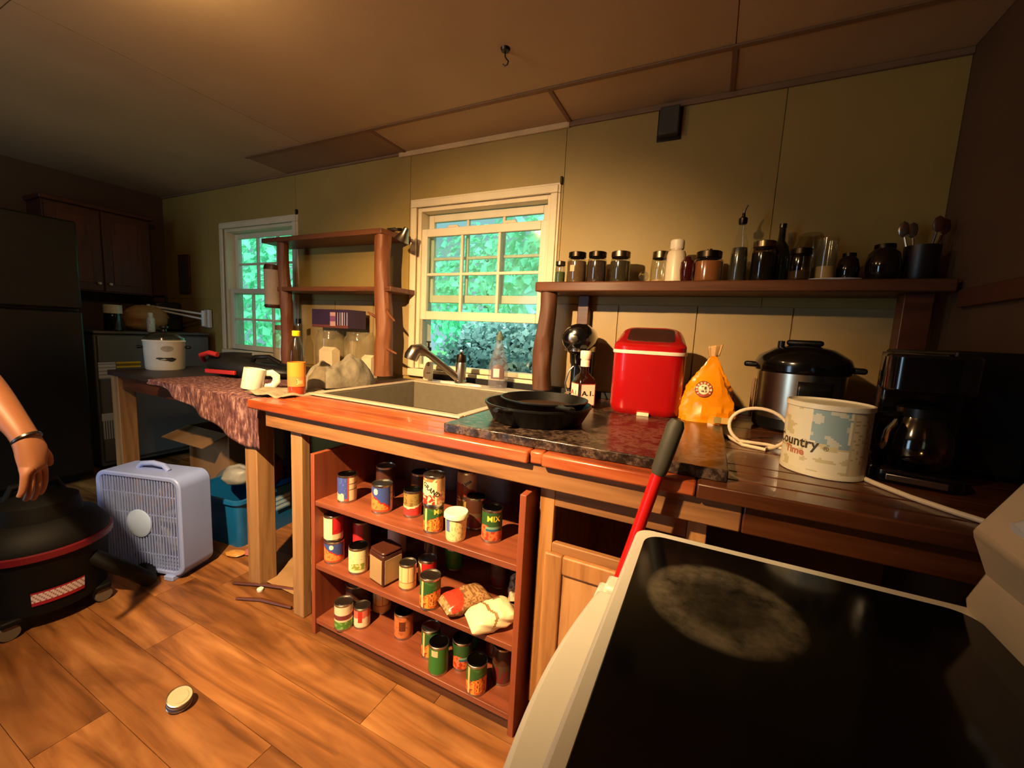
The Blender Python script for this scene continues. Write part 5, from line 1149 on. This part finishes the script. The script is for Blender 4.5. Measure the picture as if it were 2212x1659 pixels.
# pressure cooker
pc = thing('pressure_cooker', 'stainless electric pressure cooker with a black lid at the back of the counter', 'pressure cooker', (0.325, 1.93, CZ), face_cam(0.325, 1.93))
MB().lathe([(0, 0), (0.135, 0), (0.145, 0.012), (0.147, 0.05)], 48).build('foot_ring', black_pl, pc)
MB().lathe([(0.146, 0.05), (0.146, 0.225)], 48).build('shell', plain('stainless', (190, 180, 160), 0.26, metal=1.0, var=0.08, scale=3), pc)
MB().lathe([(0.147, 0.225), (0.158, 0.232), (0.160, 0.262), (0.150, 0.285), (0.10, 0.318), (0.05, 0.33), (0, 0.332)], 48).build('lid', gb, pc)
for s in (-1, 1): MB().cbox((0.170*s, 0, 0.248), (0.05, 0.07, 0.022)).build('side_handle', black_pl, pc, bevel=0.008)
MB().box(-0.06, -0.018, 0.33, 0.06, 0.018, 0.352).build('lid_handle', black_pl, pc, bevel=0.01)
MB().lathe([(0.012, 0.315), (0.012, 0.345), (0, 0.347)], 16, (-0.075, -0.03, 0)).build('steam_valve', black_pl, pc)
MB().grid(lambda u, v: cyl_map(0.150, 0.06+0.14*v, 0.35+0.75*(u-0.5))(0, 0), 16, 4).build('control_panel', black_pl, pc).modifiers.new('t', 'SOLIDIFY').thickness = 0.006
MB().box(-0.158, -0.035, 0.03, -0.148, -0.005, 0.19).build('condensation_cup', plain('frosted_pink', (140, 104, 84), 0.4), pc, bevel=0.004)
# white coiled cable
cw_ = plain('cable_white', (226, 204, 170), 0.4, var=0.03)
wcab = thing('white_cable', 'white power cable standing in a loop behind the drink tub', 'cable', (0.10, 1.55, CZ))
P = [(0.055, 1.63, CZ+0.006), (0.085, 1.56, CZ+0.006), (0.12, 1.47, CZ+0.006), (0.18, 1.445, CZ+0.006)]
for k in range(33):
    a = -1.25+2*PI*k/32; P.append((0.160+0.082*math.cos(a), 1.485+0.02*math.sin(a)+0.02*k/32, max(CZ+0.006+0.008*(k > 25), CZ+0.062+0.060*math.sin(a))))
P += [(0.225, 1.47, CZ+0.012), (0.262, 1.50, CZ+0.006)]
MB().tube([Vector(p)-Vector((0.10, 1.55, CZ)) for p in P], 0.0055, 10).build('cable', cw_, wcab)
# drink-mix tub
dt = thing('drink_mix_tub', 'large white cardboard drink-mix tub with lettering near the counter edge', 'tub', (0.293, 1.315, CZ), face_cam(0.293, 1.315))
R_ = 0.092; H2 = 0.185
MB().lathe([(0, 0.002), (R_*0.95, 0.002), (R_*0.97, 0), (R_, 0.002), (R_, 0.012), (R_*0.985, 0.016), (R_*0.985, H2-0.012), (0, H2-0.012)], 56).build('drum', plain('tub_white', (226, 216, 186), 0.4), dt)
MB().lathe([(R_*0.985, H2-0.014), (R_*1.02, H2-0.012), (R_*1.02, H2), (R_*0.98, H2+0.001), (R_*0.95, H2-0.004), (0, H2-0.006)], 56).build('lid', plain('lid_white', (236, 226, 200), 0.35), dt)
def dpaint(u, v):
    a = (u-0.5)*2*PI
    if 0.62 < a < 0.66: return (196, 184, 150)
    if a > 0.66: return (212, 196, 156) if not (0.2 < v < 0.95 and N(u*50, v*30, 2) > 0.25) else (176, 160, 122)
    e = 0.52+0.10*N(u*9, 0, 2)-0.12*(a+0.4)
    if v > e and -0.35 < a < 0.55+0.1*N(0, v*6, 3): return (148, 172, 176) if N(u*14, v*6, 4) < 0.25 else (206, 206, 190)
    n = N(u*16, v*8, 6)
    return (236, 226, 196) if n > -0.15 else (210, 196, 150)
MB().grid(lambda u, v: (R_*0.988*math.cos(2*PI*u-PI*1.5), R_*0.988*math.sin(2*PI*u-PI*1.5), 0.014+(H2-0.028)*v), 96, 36, True, col=dpaint).build('label', paper, dt)
text_mesh('Country', 0.036, cyl_map(R_*0.990+0.0004, 0.082, -0.78, 0.0), 'lettering', plain('dark_olive_ink', (70, 56, 30), 0.5), dt, bold=0.0008)
text_mesh('\u00ae', 0.016, cyl_map(R_*0.990+0.0004, 0.076, 0.06, 0.0), 'lettering', plain('dark_olive_ink', (70, 56, 30), 0.5), dt)
text_mesh('Time', 0.026, cyl_map(R_*0.990+0.0004, 0.058, -0.72, 0.0), 'lettering', plain('rust_ink', (196, 112, 80), 0.5), dt, bold=0.0008)
# coffee maker with glass carafe
cm = thing('coffee_maker', 'black drip coffee maker with round glass carafe at the right end of the counter', 'coffee maker', (0.50, 1.40, CZ), face_cam(0.50, 1.40)+0.12)
MB().prism(rrect(-0.085, -0.12, 0.085, 0.10, 0.03), 0, 0.035).build('base', gb, cm, bevel=0.006)
MB().box(-0.055, -0.124, 0.008, 0.055, -0.118, 0.024).build('chrome_trim', chrome, cm, bevel=0.002)
MB().prism(rrect(-0.085, 0.03, 0.085, 0.10, 0.02), 0.03, 0.30).build('tower', gb, cm, bevel=0.006)
MB().prism(rrect(-0.085, -0.10, 0.085, 0.10, 0.04), 0.225, 0.32).build('brew_head', gb, cm, bevel=0.008)
car = MB().lathe([(0, 0), (0.05, 0), (0.06, 0.01), (0.07, 0.045), (0.066, 0.085), (0.048, 0.118), (0.044, 0.13)], 36, (0, -0.04, 0.037)).build('carafe', glass('carafe_glass', (0.5, 0.42, 0.3), 0.2), cm)
MB().lathe([(0.046, 0.128), (0.048, 0.15), (0.03, 0.158), (0, 0.159)], 28, (0, -0.04, 0.037)).build('lid', black_pl, car)
MB().tube([(-0.045, -0.06, 0.165), (-0.085, -0.075, 0.16), (-0.095, -0.08, 0.12), (-0.085, -0.075, 0.075), (-0.06, -0.062, 0.06)], 0.010, 10).build('handle', black_pl, car)
cc = thing('appliance_cord', 'flat white cord running along the counter edge from the coffee maker', 'cord', (0.40, 1.25, CZ))
MB().tube([Vector(p)-Vector((0.40, 1.25, CZ)) for p in ((0.375, 1.275, CZ+0.006), (0.39, 1.24, CZ+0.006), (0.43, 1.17, CZ+0.006), (0.48, 1.11, CZ+0.006), (0.54, 1.05, CZ+0.006), (0.60, 1.02, CZ+0.006))], 0.006, 10).build('cord', cw_, cc)
# black microwave at the right wall
mw = thing('microwave', 'black microwave oven in the dark right corner of the counter', 'microwave', (0.60, 1.72, CZ))
MB().box(-0.02, -0.24, 0.012, 0.145, 0.24, 0.335).build('case', plain('mw_black', (8, 7, 7), 0.5), mw, bevel=0.006)
MB().box(-0.034, -0.235, 0.02, -0.02, 0.12, 0.325).build('door', plain('mw_glass', (6, 5, 5), 0.25), mw, bevel=0.004)
MB().box(-0.032, 0.125, 0.02, -0.02, 0.235, 0.325).build('control_panel', black_pl, mw, bevel=0.003)
for sx_ in (0.0, 0.12):
    for sy_ in (-0.2, 0.2): MB().lathe([(0, 0), (0.012, 0), (0.012, 0.013), (0, 0.013)], 12, (sx_, sy_, 0)).build('foot', black_pl, mw)
# ================================================================== jars on the right shelf
JZ = 1.487
jl = plain('jar_lid_metal', (120, 104, 80), 0.3, metal=1.0); jd = plain('jar_lid_dark', (60, 50, 38), 0.35, metal=1.0)
G = 'jars on the right shelf'
spice = glass('jar_glass', (0.90, 0.90, 0.84), 0.26)
jar('spice_jar', 'tiny spice jar at the left end of the jar shelf', 'jar', -0.735, 2.03, JZ, 0.026, 0.112, spice, plain('spice_green', (74, 84, 40), 0.8), 0.7, jl, 0.85, 0.016, G)
j = jar('preserving_jar', 'ribbed jar of brown spice with a small paper tag, second on the jar shelf', 'jar', -0.648, 2.03, JZ, 0.048, 0.152, spice, plain('spice_brown', (104, 76, 46), 0.8), 0.95, jd, 0.85, 0.02, G, face_cam(-0.65, 2.03))
MB().grid(lambda u, v: cyl_map(0.0487, 0.055+0.03*v, -0.75+0.5*u)(0, 0), 8, 4).build('paper_tag', plain('tag_tan', (200, 164, 120), 0.6), j)
jar('preserving_jar', 'jar of dark peppercorns with a silver lid, third on the jar shelf', 'jar', -0.545, 2.03, JZ, 0.047, 0.150, spice, plain('spice_dark', (58, 38, 26), 0.9, var=0.6, scale=120), 0.95, jd, 0.85, 0.02, G)
jar('preserving_jar', 'jar of dark herbs with a bright metal lid, fourth on the jar shelf', 'jar', -0.432, 2.03, JZ, 0.047, 0.147, spice, plain('herb_dark', (58, 46, 22), 0.9), 0.95, jl, 0.88, 0.022, G)
jar('preserving_jar', 'nearly empty jar with a metal lid left of the white pill bottle', 'jar', -0.250, 2.04, JZ, 0.041, 0.142, spice, plain('salt_pale', (196, 160, 112), 0.8), 0.14, jl, 0.85, 0.026, G)
gw = thing('shot_glass', 'little glass cup lying at the front of the jar shelf', 'glass', (-0.315, 1.99, JZ+0.024)); gw.rotation_euler = (PI/2, 0, 0.3)
MB().lathe([(0, -0.018), (0.017, -0.018), (0.023, 0.02), (0.021, 0.02), (0.015, -0.013), (0, -0.013)], 20).build('cup', clear_glass, gw)
pbt = thing('pill_bottle', 'white plastic pill bottle with a ribbed cap on the jar shelf', 'bottle', (-0.182, 2.02, JZ))
MB().lathe([(0, 0), (0.038, 0), (0.041, 0.004), (0.041, 0.12), (0.036, 0.136), (0.026, 0.142), (0.026, 0.15)], 30).build('bottle', plain('bottle_white', (226, 206, 170), 0.35), pbt)
MB().lathe([(0.028, 0.146), (0.030, 0.150), (0.030, 0.182), (0.026, 0.187), (0, 0.187)], 30).build('cap', plain('cap_cream', (238, 220, 186), 0.35), pbt)
ag = thing('amber_bottle', 'dark red glass bottle without label beside the white pill bottle', 'bottle', (-0.132, 2.0, JZ))
MB().lathe([(0, 0), (0.020, 0), (0.026, 0.01), (0.031, 0.05), (0.028, 0.085), (0.015, 0.10), (0.013, 0.108), (0, 0.108)], 24).build('bottle', plain('ruby_glass', (60, 16, 12), 0.12, coat=0.4), ag)
hj = jar('honey_jar', 'wide round jar of orange spice with a domed lid on the jar shelf', 'jar', -0.048, 2.03, JZ, 0.060, 0.132, spice, plain('spice_orange', (152, 88, 36), 0.8), 0.92, jd, 0.82, 0.022, G)
MB().lathe([(0.012, 0.13), (0.010, 0.145), (0, 0.148)], 12).build('lid_knob', jl, hj)
ol = thing('oil_bottle', 'tall clear oil bottle with a metal pourer spout on the jar shelf', 'bottle', (0.068, 2.04, JZ))
MB().lathe([(0, 0), (0.034, 0), (0.036, 0.005), (0.034, 0.12), (0.028, 0.165), (0.015, 0.215), (0.012, 0.25)], 28).build('bottle', clear_glass, ol)
MB().lathe([(0, 0.004), (0.031, 0.004), (0.033, 0.01), (0.031, 0.12), (0.028, 0.145), (0, 0.146)], 24).build('oil', plain('dark_oil', (44, 36, 20), 0.2), ol)
MB().lathe([(0.015, 0.245), (0.017, 0.25), (0.017, 0.268), (0.007, 0.275), (0.006, 0.29), (0, 0.29)], 18).build('stopper', jd, ol)
MB().tube([(0, 0, 0.285), (0.002, 0, 0.30), (0.012, 0, 0.322)], [0.005, 0.0045, 0.0035], 8).build('pour_spout', chrome, ol)
jar('clip_top_jar', 'dark jar with a silver clip lid right of the oil bottle', 'jar', 0.158, 2.03, JZ, 0.044, 0.165, glass('smoky_glass', (0.5, 0.45, 0.36), 0.14), plain('coffee_dark', (30, 22, 14), 0.8), 0.95, jl, 0.9, 0.02, G)
dk = thing('wine_bottle', 'dark green bottle with a slim neck standing behind the clip-top jar', 'bottle', (0.222, 2.10, JZ))
MB().lathe([(0, 0), (0.036, 0), (0.038, 0.006), (0.038, 0.12), (0.030, 0.155), (0.014, 0.18), (0.012, 0.232), (0.014, 0.234), (0.014, 0.25), (0, 0.25)], 26).build('bottle', plain('bottle_dark', (22, 24, 12), 0.12, coat=0.3), dk)
jar('preserving_jar', 'squat dark jar with a pale label band right of the wine bottle', 'jar', 0.285, 2.0, JZ, 0.038, 0.125, glass('smoky_glass'), plain('label_tan', (120, 92, 54), 0.7), 0.4, jd, 0.9, 0.018, G)
gl = thing('lamp_chimney', 'wide glass lamp chimney behind the squat jar on the shelf', 'glass', (0.325, 2.11, JZ))
MB().lathe([(0.03, 0), (0.045, 0.02), (0.06, 0.08), (0.062, 0.13), (0.05, 0.18), (0.04, 0.205)], 28).build('chimney', glass('chimney_glass', (0.7, 0.66, 0.55), 0.16), gl)
tl2 = thing('candle_glass', 'tall clear glass holding a pale candle stub on the jar shelf', 'candle', (0.372, 2.03, JZ))
MB().lathe([(0, 0), (0.034, 0), (0.036, 0.005), (0.036, 0.165), (0.033, 0.165), (0.032, 0.01), (0, 0.008)], 26).build('glass', clear_glass, tl2)
MB().lathe([(0, 0.009), (0.031, 0.009), (0.031, 0.058), (0, 0.058)], 24).build('candle', plain('wax', (196, 150, 84), 0.6), tl2)
sc2 = thing('white_saucer', 'thin white plate edge under the jars at the right of the shelf', 'plate', (0.40, 1.985, JZ)); 
MB().lathe([(0, 0), (0.07, 0), (0.085, 0.004), (0.083, 0.006), (0.068, 0.003), (0, 0.003)], 32, sx=1.0, sy=0.35).build('plate', white_pl, sc2)
for (x, y, r, h, lab) in ((0.452, 2.06, 0.038, 0.115, 'round dark jar right of the candle glass'), (0.555, 2.05, 0.055, 0.142, 'large round dark jar near the right end of the shelf')):
    t = thing('round_jar', lab, 'jar', (x, y, JZ), 0, 'round dark jars')
    MB().lathe([(0, 0), (r*0.7, 0), (r*0.95, h*0.2), (r, h*0.45), (r*0.85, h*0.75), (r*0.55, h*0.88)], 30).build('glass', plain('dark_brown_glass', (26, 16, 9), 0.1, coat=0.4), t)
    MB().lathe([(r*0.58, h*0.86), (r*0.6, h*0.9), (r*0.58, h*0.98), (0, h)], 24).build('lid', jd, t)
ut = thing('utensil_jar', 'dark crock of whisk and utensils at the right end of the shelf', 'utensils', (0.665, 2.06, JZ))
MB().lathe([(0, 0), (0.045, 0), (0.05, 0.01), (0.052, 0.13), (0.049, 0.13), (0.046, 0.012), (0, 0.01)], 26).build('crock', plain('crock_brown', (30, 19, 11), 0.4), ut)
for k, (dx, dy) in enumerate(((0.05, 0.01), (-0.05, 0.02), (0.02, -0.03), (-0.02, 0.04))):
    MB().tube([(dx*0.3, dy*0.3, 0.02), (dx, dy, 0.17)], 0.004, 6).build('utensil_stem', chrome if k % 2 else dark_w, ut)
    MB().lathe([(0, -0.03), (0.014, -0.018), (0.017, 0), (0.012, 0.022), (0, 0.03)], 14, sy=0.3).xform(Matrix.Translation((dx*1.12, dy*1.12, 0.20))).build('utensil_head', chrome if k % 2 else dark_w, ut)
# ================================================================== person at the left edge, mostly out of frame
skin = plain('skin', (126, 78, 48), 0.5, var=0.06, scale=14)
def skinned(name, V, E, R, mat, parent, root=0, sub=2):
    me = bpy.data.meshes.new(name); bm = bmesh.new(); ly = bm.verts.layers.skin.verify()
    vs = [bm.verts.new(v) for v in V]
    for i, v in enumerate(vs):
        r = R[i]; v[ly].radius = r if isinstance(r, tuple) else (r, r); v[ly].use_root = (i == root)
    for a, b_ in E: bm.edges.new((vs[a], vs[b_]))
    bm.to_mesh(me); bm.free(); me.materials.append(mat)
    o = bpy.data.objects.new(name, me); COL.objects.link(o); o.parent = parent
    sk_ = o.modifiers.new('skin', 'SKIN'); sk_.use_smooth_shade = True
    if sub: ss = o.modifiers.new('sub', 'SUBSURF'); ss.levels = sub; ss.render_levels = sub
    return o
pe = thing('person', 'person in dark clothes at the left edge, bare arm hanging with a wristband', 'person', (-2.22, 0.10, 0))
O = Vector((-2.22, 0.10, 0))
# facing +x +y; chains of world points
pel, waist, chest, neck, head0, head1 = [Vector(p) for p in ((-2.220, 0.100, 0.950), (-2.220, 0.100, 1.120), (-2.210, 0.110, 1.340), (-2.200, 0.120, 1.470), (-2.185, 0.135, 1.560), (-2.180, 0.140, 1.670))]
shR, elR, wrR = Vector((-2.060, 0.200, 1.380)), Vector((-1.960, 0.345, 1.100)), Vector((-1.745, 0.425, 0.845))
shL, elL, wrL, haL = Vector((-2.360, 0.000, 1.380)), Vector((-2.440, -0.050, 1.100)), Vector((-2.380, 0.040, 0.850)), Vector((-2.370, 0.060, 0.760))
hR, kR, aR, tR = Vector((-2.140, 0.150, 0.900)), Vector((-2.120, 0.180, 0.480)), Vector((-2.130, 0.160, 0.080)), Vector((-2.020, 0.250, 0.030))
hL, kL, aL, tL = Vector((-2.300, 0.040, 0.900)), Vector((-2.300, 0.050, 0.480)), Vector((-2.320, 0.020, 0.080)), Vector((-2.210, 0.110, 0.030))
# right hand: palm and fingers hanging relaxed
f_ = (Vector((-1.715, 0.43, 0.66))-wrR).normalized()
palm = wrR+f_*0.055; kn = wrR+f_*0.095
side = Vector((0.62, -0.78, 0)).normalized()
side = (side-f_*side.dot(f_)).normalized(); curl = f_.cross(side)
if curl.x > 0: curl = -curl
V = [pel, waist, chest, neck, head0, head1, shR, elR, (elR+wrR)/2+Vector((0, 0, 0.006)), wrR, palm, shL, elL, wrL, haL, hR, kR, aR, tR, hL, kL, aL, tL]
E_ = [(0, 1), (1, 2), (2, 3), (3, 4), (4, 5), (2, 6), (6, 7), (7, 8), (8, 9), (9, 10), (2, 11), (11, 12), (12, 13), (13, 14), (0, 15), (15, 16), (16, 17), (17, 18), (0, 19), (19, 20), (20, 21), (21, 22)]
Rr = [0.10, 0.085, 0.095, 0.052, 0.072, 0.078, 0.062, 0.048, 0.046, (0.032, 0.026), (0.042, 0.020), 0.062, 0.046, 0.03, 0.036, 0.07, 0.05, 0.042, 0.036, 0.07, 0.05, 0.042, 0.036]
for i, (off_, ln, spread) in enumerate(((-0.030, 0.078, -0.08), (-0.010, 0.088, -0.02), (0.010, 0.083, 0.03), (0.028, 0.066, 0.09))):
    b0 = kn+side*off_; d = (f_+side*spread*0.6).normalized(); m1 = b0+d*ln*0.45+curl*0.006; m2 = m1+(d+curl*0.35).normalized()*ln*0.32; m3 = m2+(d+curl*0.7).normalized()*ln*0.25
    n = len(V); V += [b0, m1, m2, m3]; Rr += [0.0105, 0.0095, 0.0085, 0.0072]; E_ += [(10, n), (n, n+1), (n+1, n+2), (n+2, n+3)]
t0 = wrR+f_*0.03-side*0.034; t1 = t0+(f_-side*0.6).normalized()*0.038; t2 = t1+(f_-side*0.15+curl*0.2).normalized()*0.03
n = len(V); V += [t0, t1, t2]; Rr += [0.014, 0.011, 0.009]; E_ += [(10, n), (n, n+1), (n+1, n+2)]
body = skinned('body', [v-O for v in V], E_, Rr, skin, pe)
fd = Vector((0.75, 0.66, 0)).normalized()
shirt_m = plain('black_shirt', (14, 13, 16), 0.85); jean_m = plain('dark_jeans', (16, 18, 24), 0.85)
upR = shR.lerp(elR, 0.55); upL = shL.lerp(elL, 0.55)
skinned('shirt', [v-O for v in (pel+Vector((0, 0, -0.07)), waist, chest, chest+Vector((0, 0.005, 0.07)), shR, upR, shL, upL)], [(0, 1), (1, 2), (2, 3), (2, 4), (4, 5), (2, 6), (6, 7)], [0.165, 0.155, 0.165, 0.09, 0.085, 0.07, 0.085, 0.07], shirt_m, pe)
skinned('trousers', [v-O for v in (pel+Vector((0, 0, 0.05)), pel, hR, kR, aR+Vector((0, 0, 0.02)), hL, kL, aL+Vector((0, 0, 0.02)))], [(0, 1), (1, 2), (2, 3), (3, 4), (1, 5), (5, 6), (6, 7)], [0.15, 0.152, 0.105, 0.078, 0.068, 0.105, 0.078, 0.068], jean_m, pe)
for a, t_ in ((aR, tR), (aL, tL)):
    skinned('shoe', [v-O for v in (a+Vector((-0.03, -0.025, -0.035)), a+(t_-a)*0.6+Vector((0, 0, -0.005)), t_+Vector((0.02, 0.018, 0.008)))], [(0, 1), (1, 2)], [0.045, 0.045, 0.038], plain('shoe_dark', (30, 26, 24), 0.6), pe)
hc = head1-O
MB().lathe([(0.080, -0.035), (0.086, 0.0), (0.084, 0.03), (0.066, 0.062), (0.035, 0.08), (0, 0.085)], 24).xform(Matrix.Translation(hc+Vector((-0.012, -0.010, -0.005)))).build('hair', plain('hair_dark', (34, 24, 18), 0.7), pe)
ctr = (head0+head1)/2-O
MB().lathe([(0, -0.02), (0.012, -0.012), (0.009, 0.01), (0, 0.028)], 12).xform(Matrix.Translation(ctr+fd*0.083+Vector((0, 0, -0.012)))).build('nose', skin, pe)
sd2 = Vector((-fd.y, fd.x, 0))
for s in (-1, 1):
    MB().lathe([(0, -0.006), (0.008, 0), (0, 0.006)], 12).xform(Matrix.Translation(ctr+fd*0.073+sd2*0.03*s+Vector((0, 0, 0.018)))).build('eye', plain('eye_dark', (40, 30, 26), 0.2), pe)
    MB().lathe([(0, -0.03), (0.016, -0.01), (0.018, 0.012), (0, 0.03)], 12, sx=0.5).xform(Matrix.Translation(ctr+sd2*0.078*s)).build('ear', skin, pe)
MB().lathe([(0, -0.006), (0.02, 0), (0, 0.006)], 12).xform(Matrix.Translation(ctr+fd*0.072+Vector((0, 0, -0.045)))).build('mouth', plain('lip', (140, 70, 60), 0.5), pe)
# thin dark wristband
wd_ = (wrR-elR).normalized(); q = Vector((0, 0, 1)).rotation_difference(wd_)
MB().lathe([(0.027, -0.004), (0.0325, -0.003), (0.0325, 0.003), (0.027, 0.004)], 28, M=q.to_matrix().to_4x4()).xform(Matrix.Translation(wrR-O-wd_*0.004)).build('wristband', black_pl, pe)
for _o in bpy.data.objects:
    if '_o' in _o: del _o['_o']
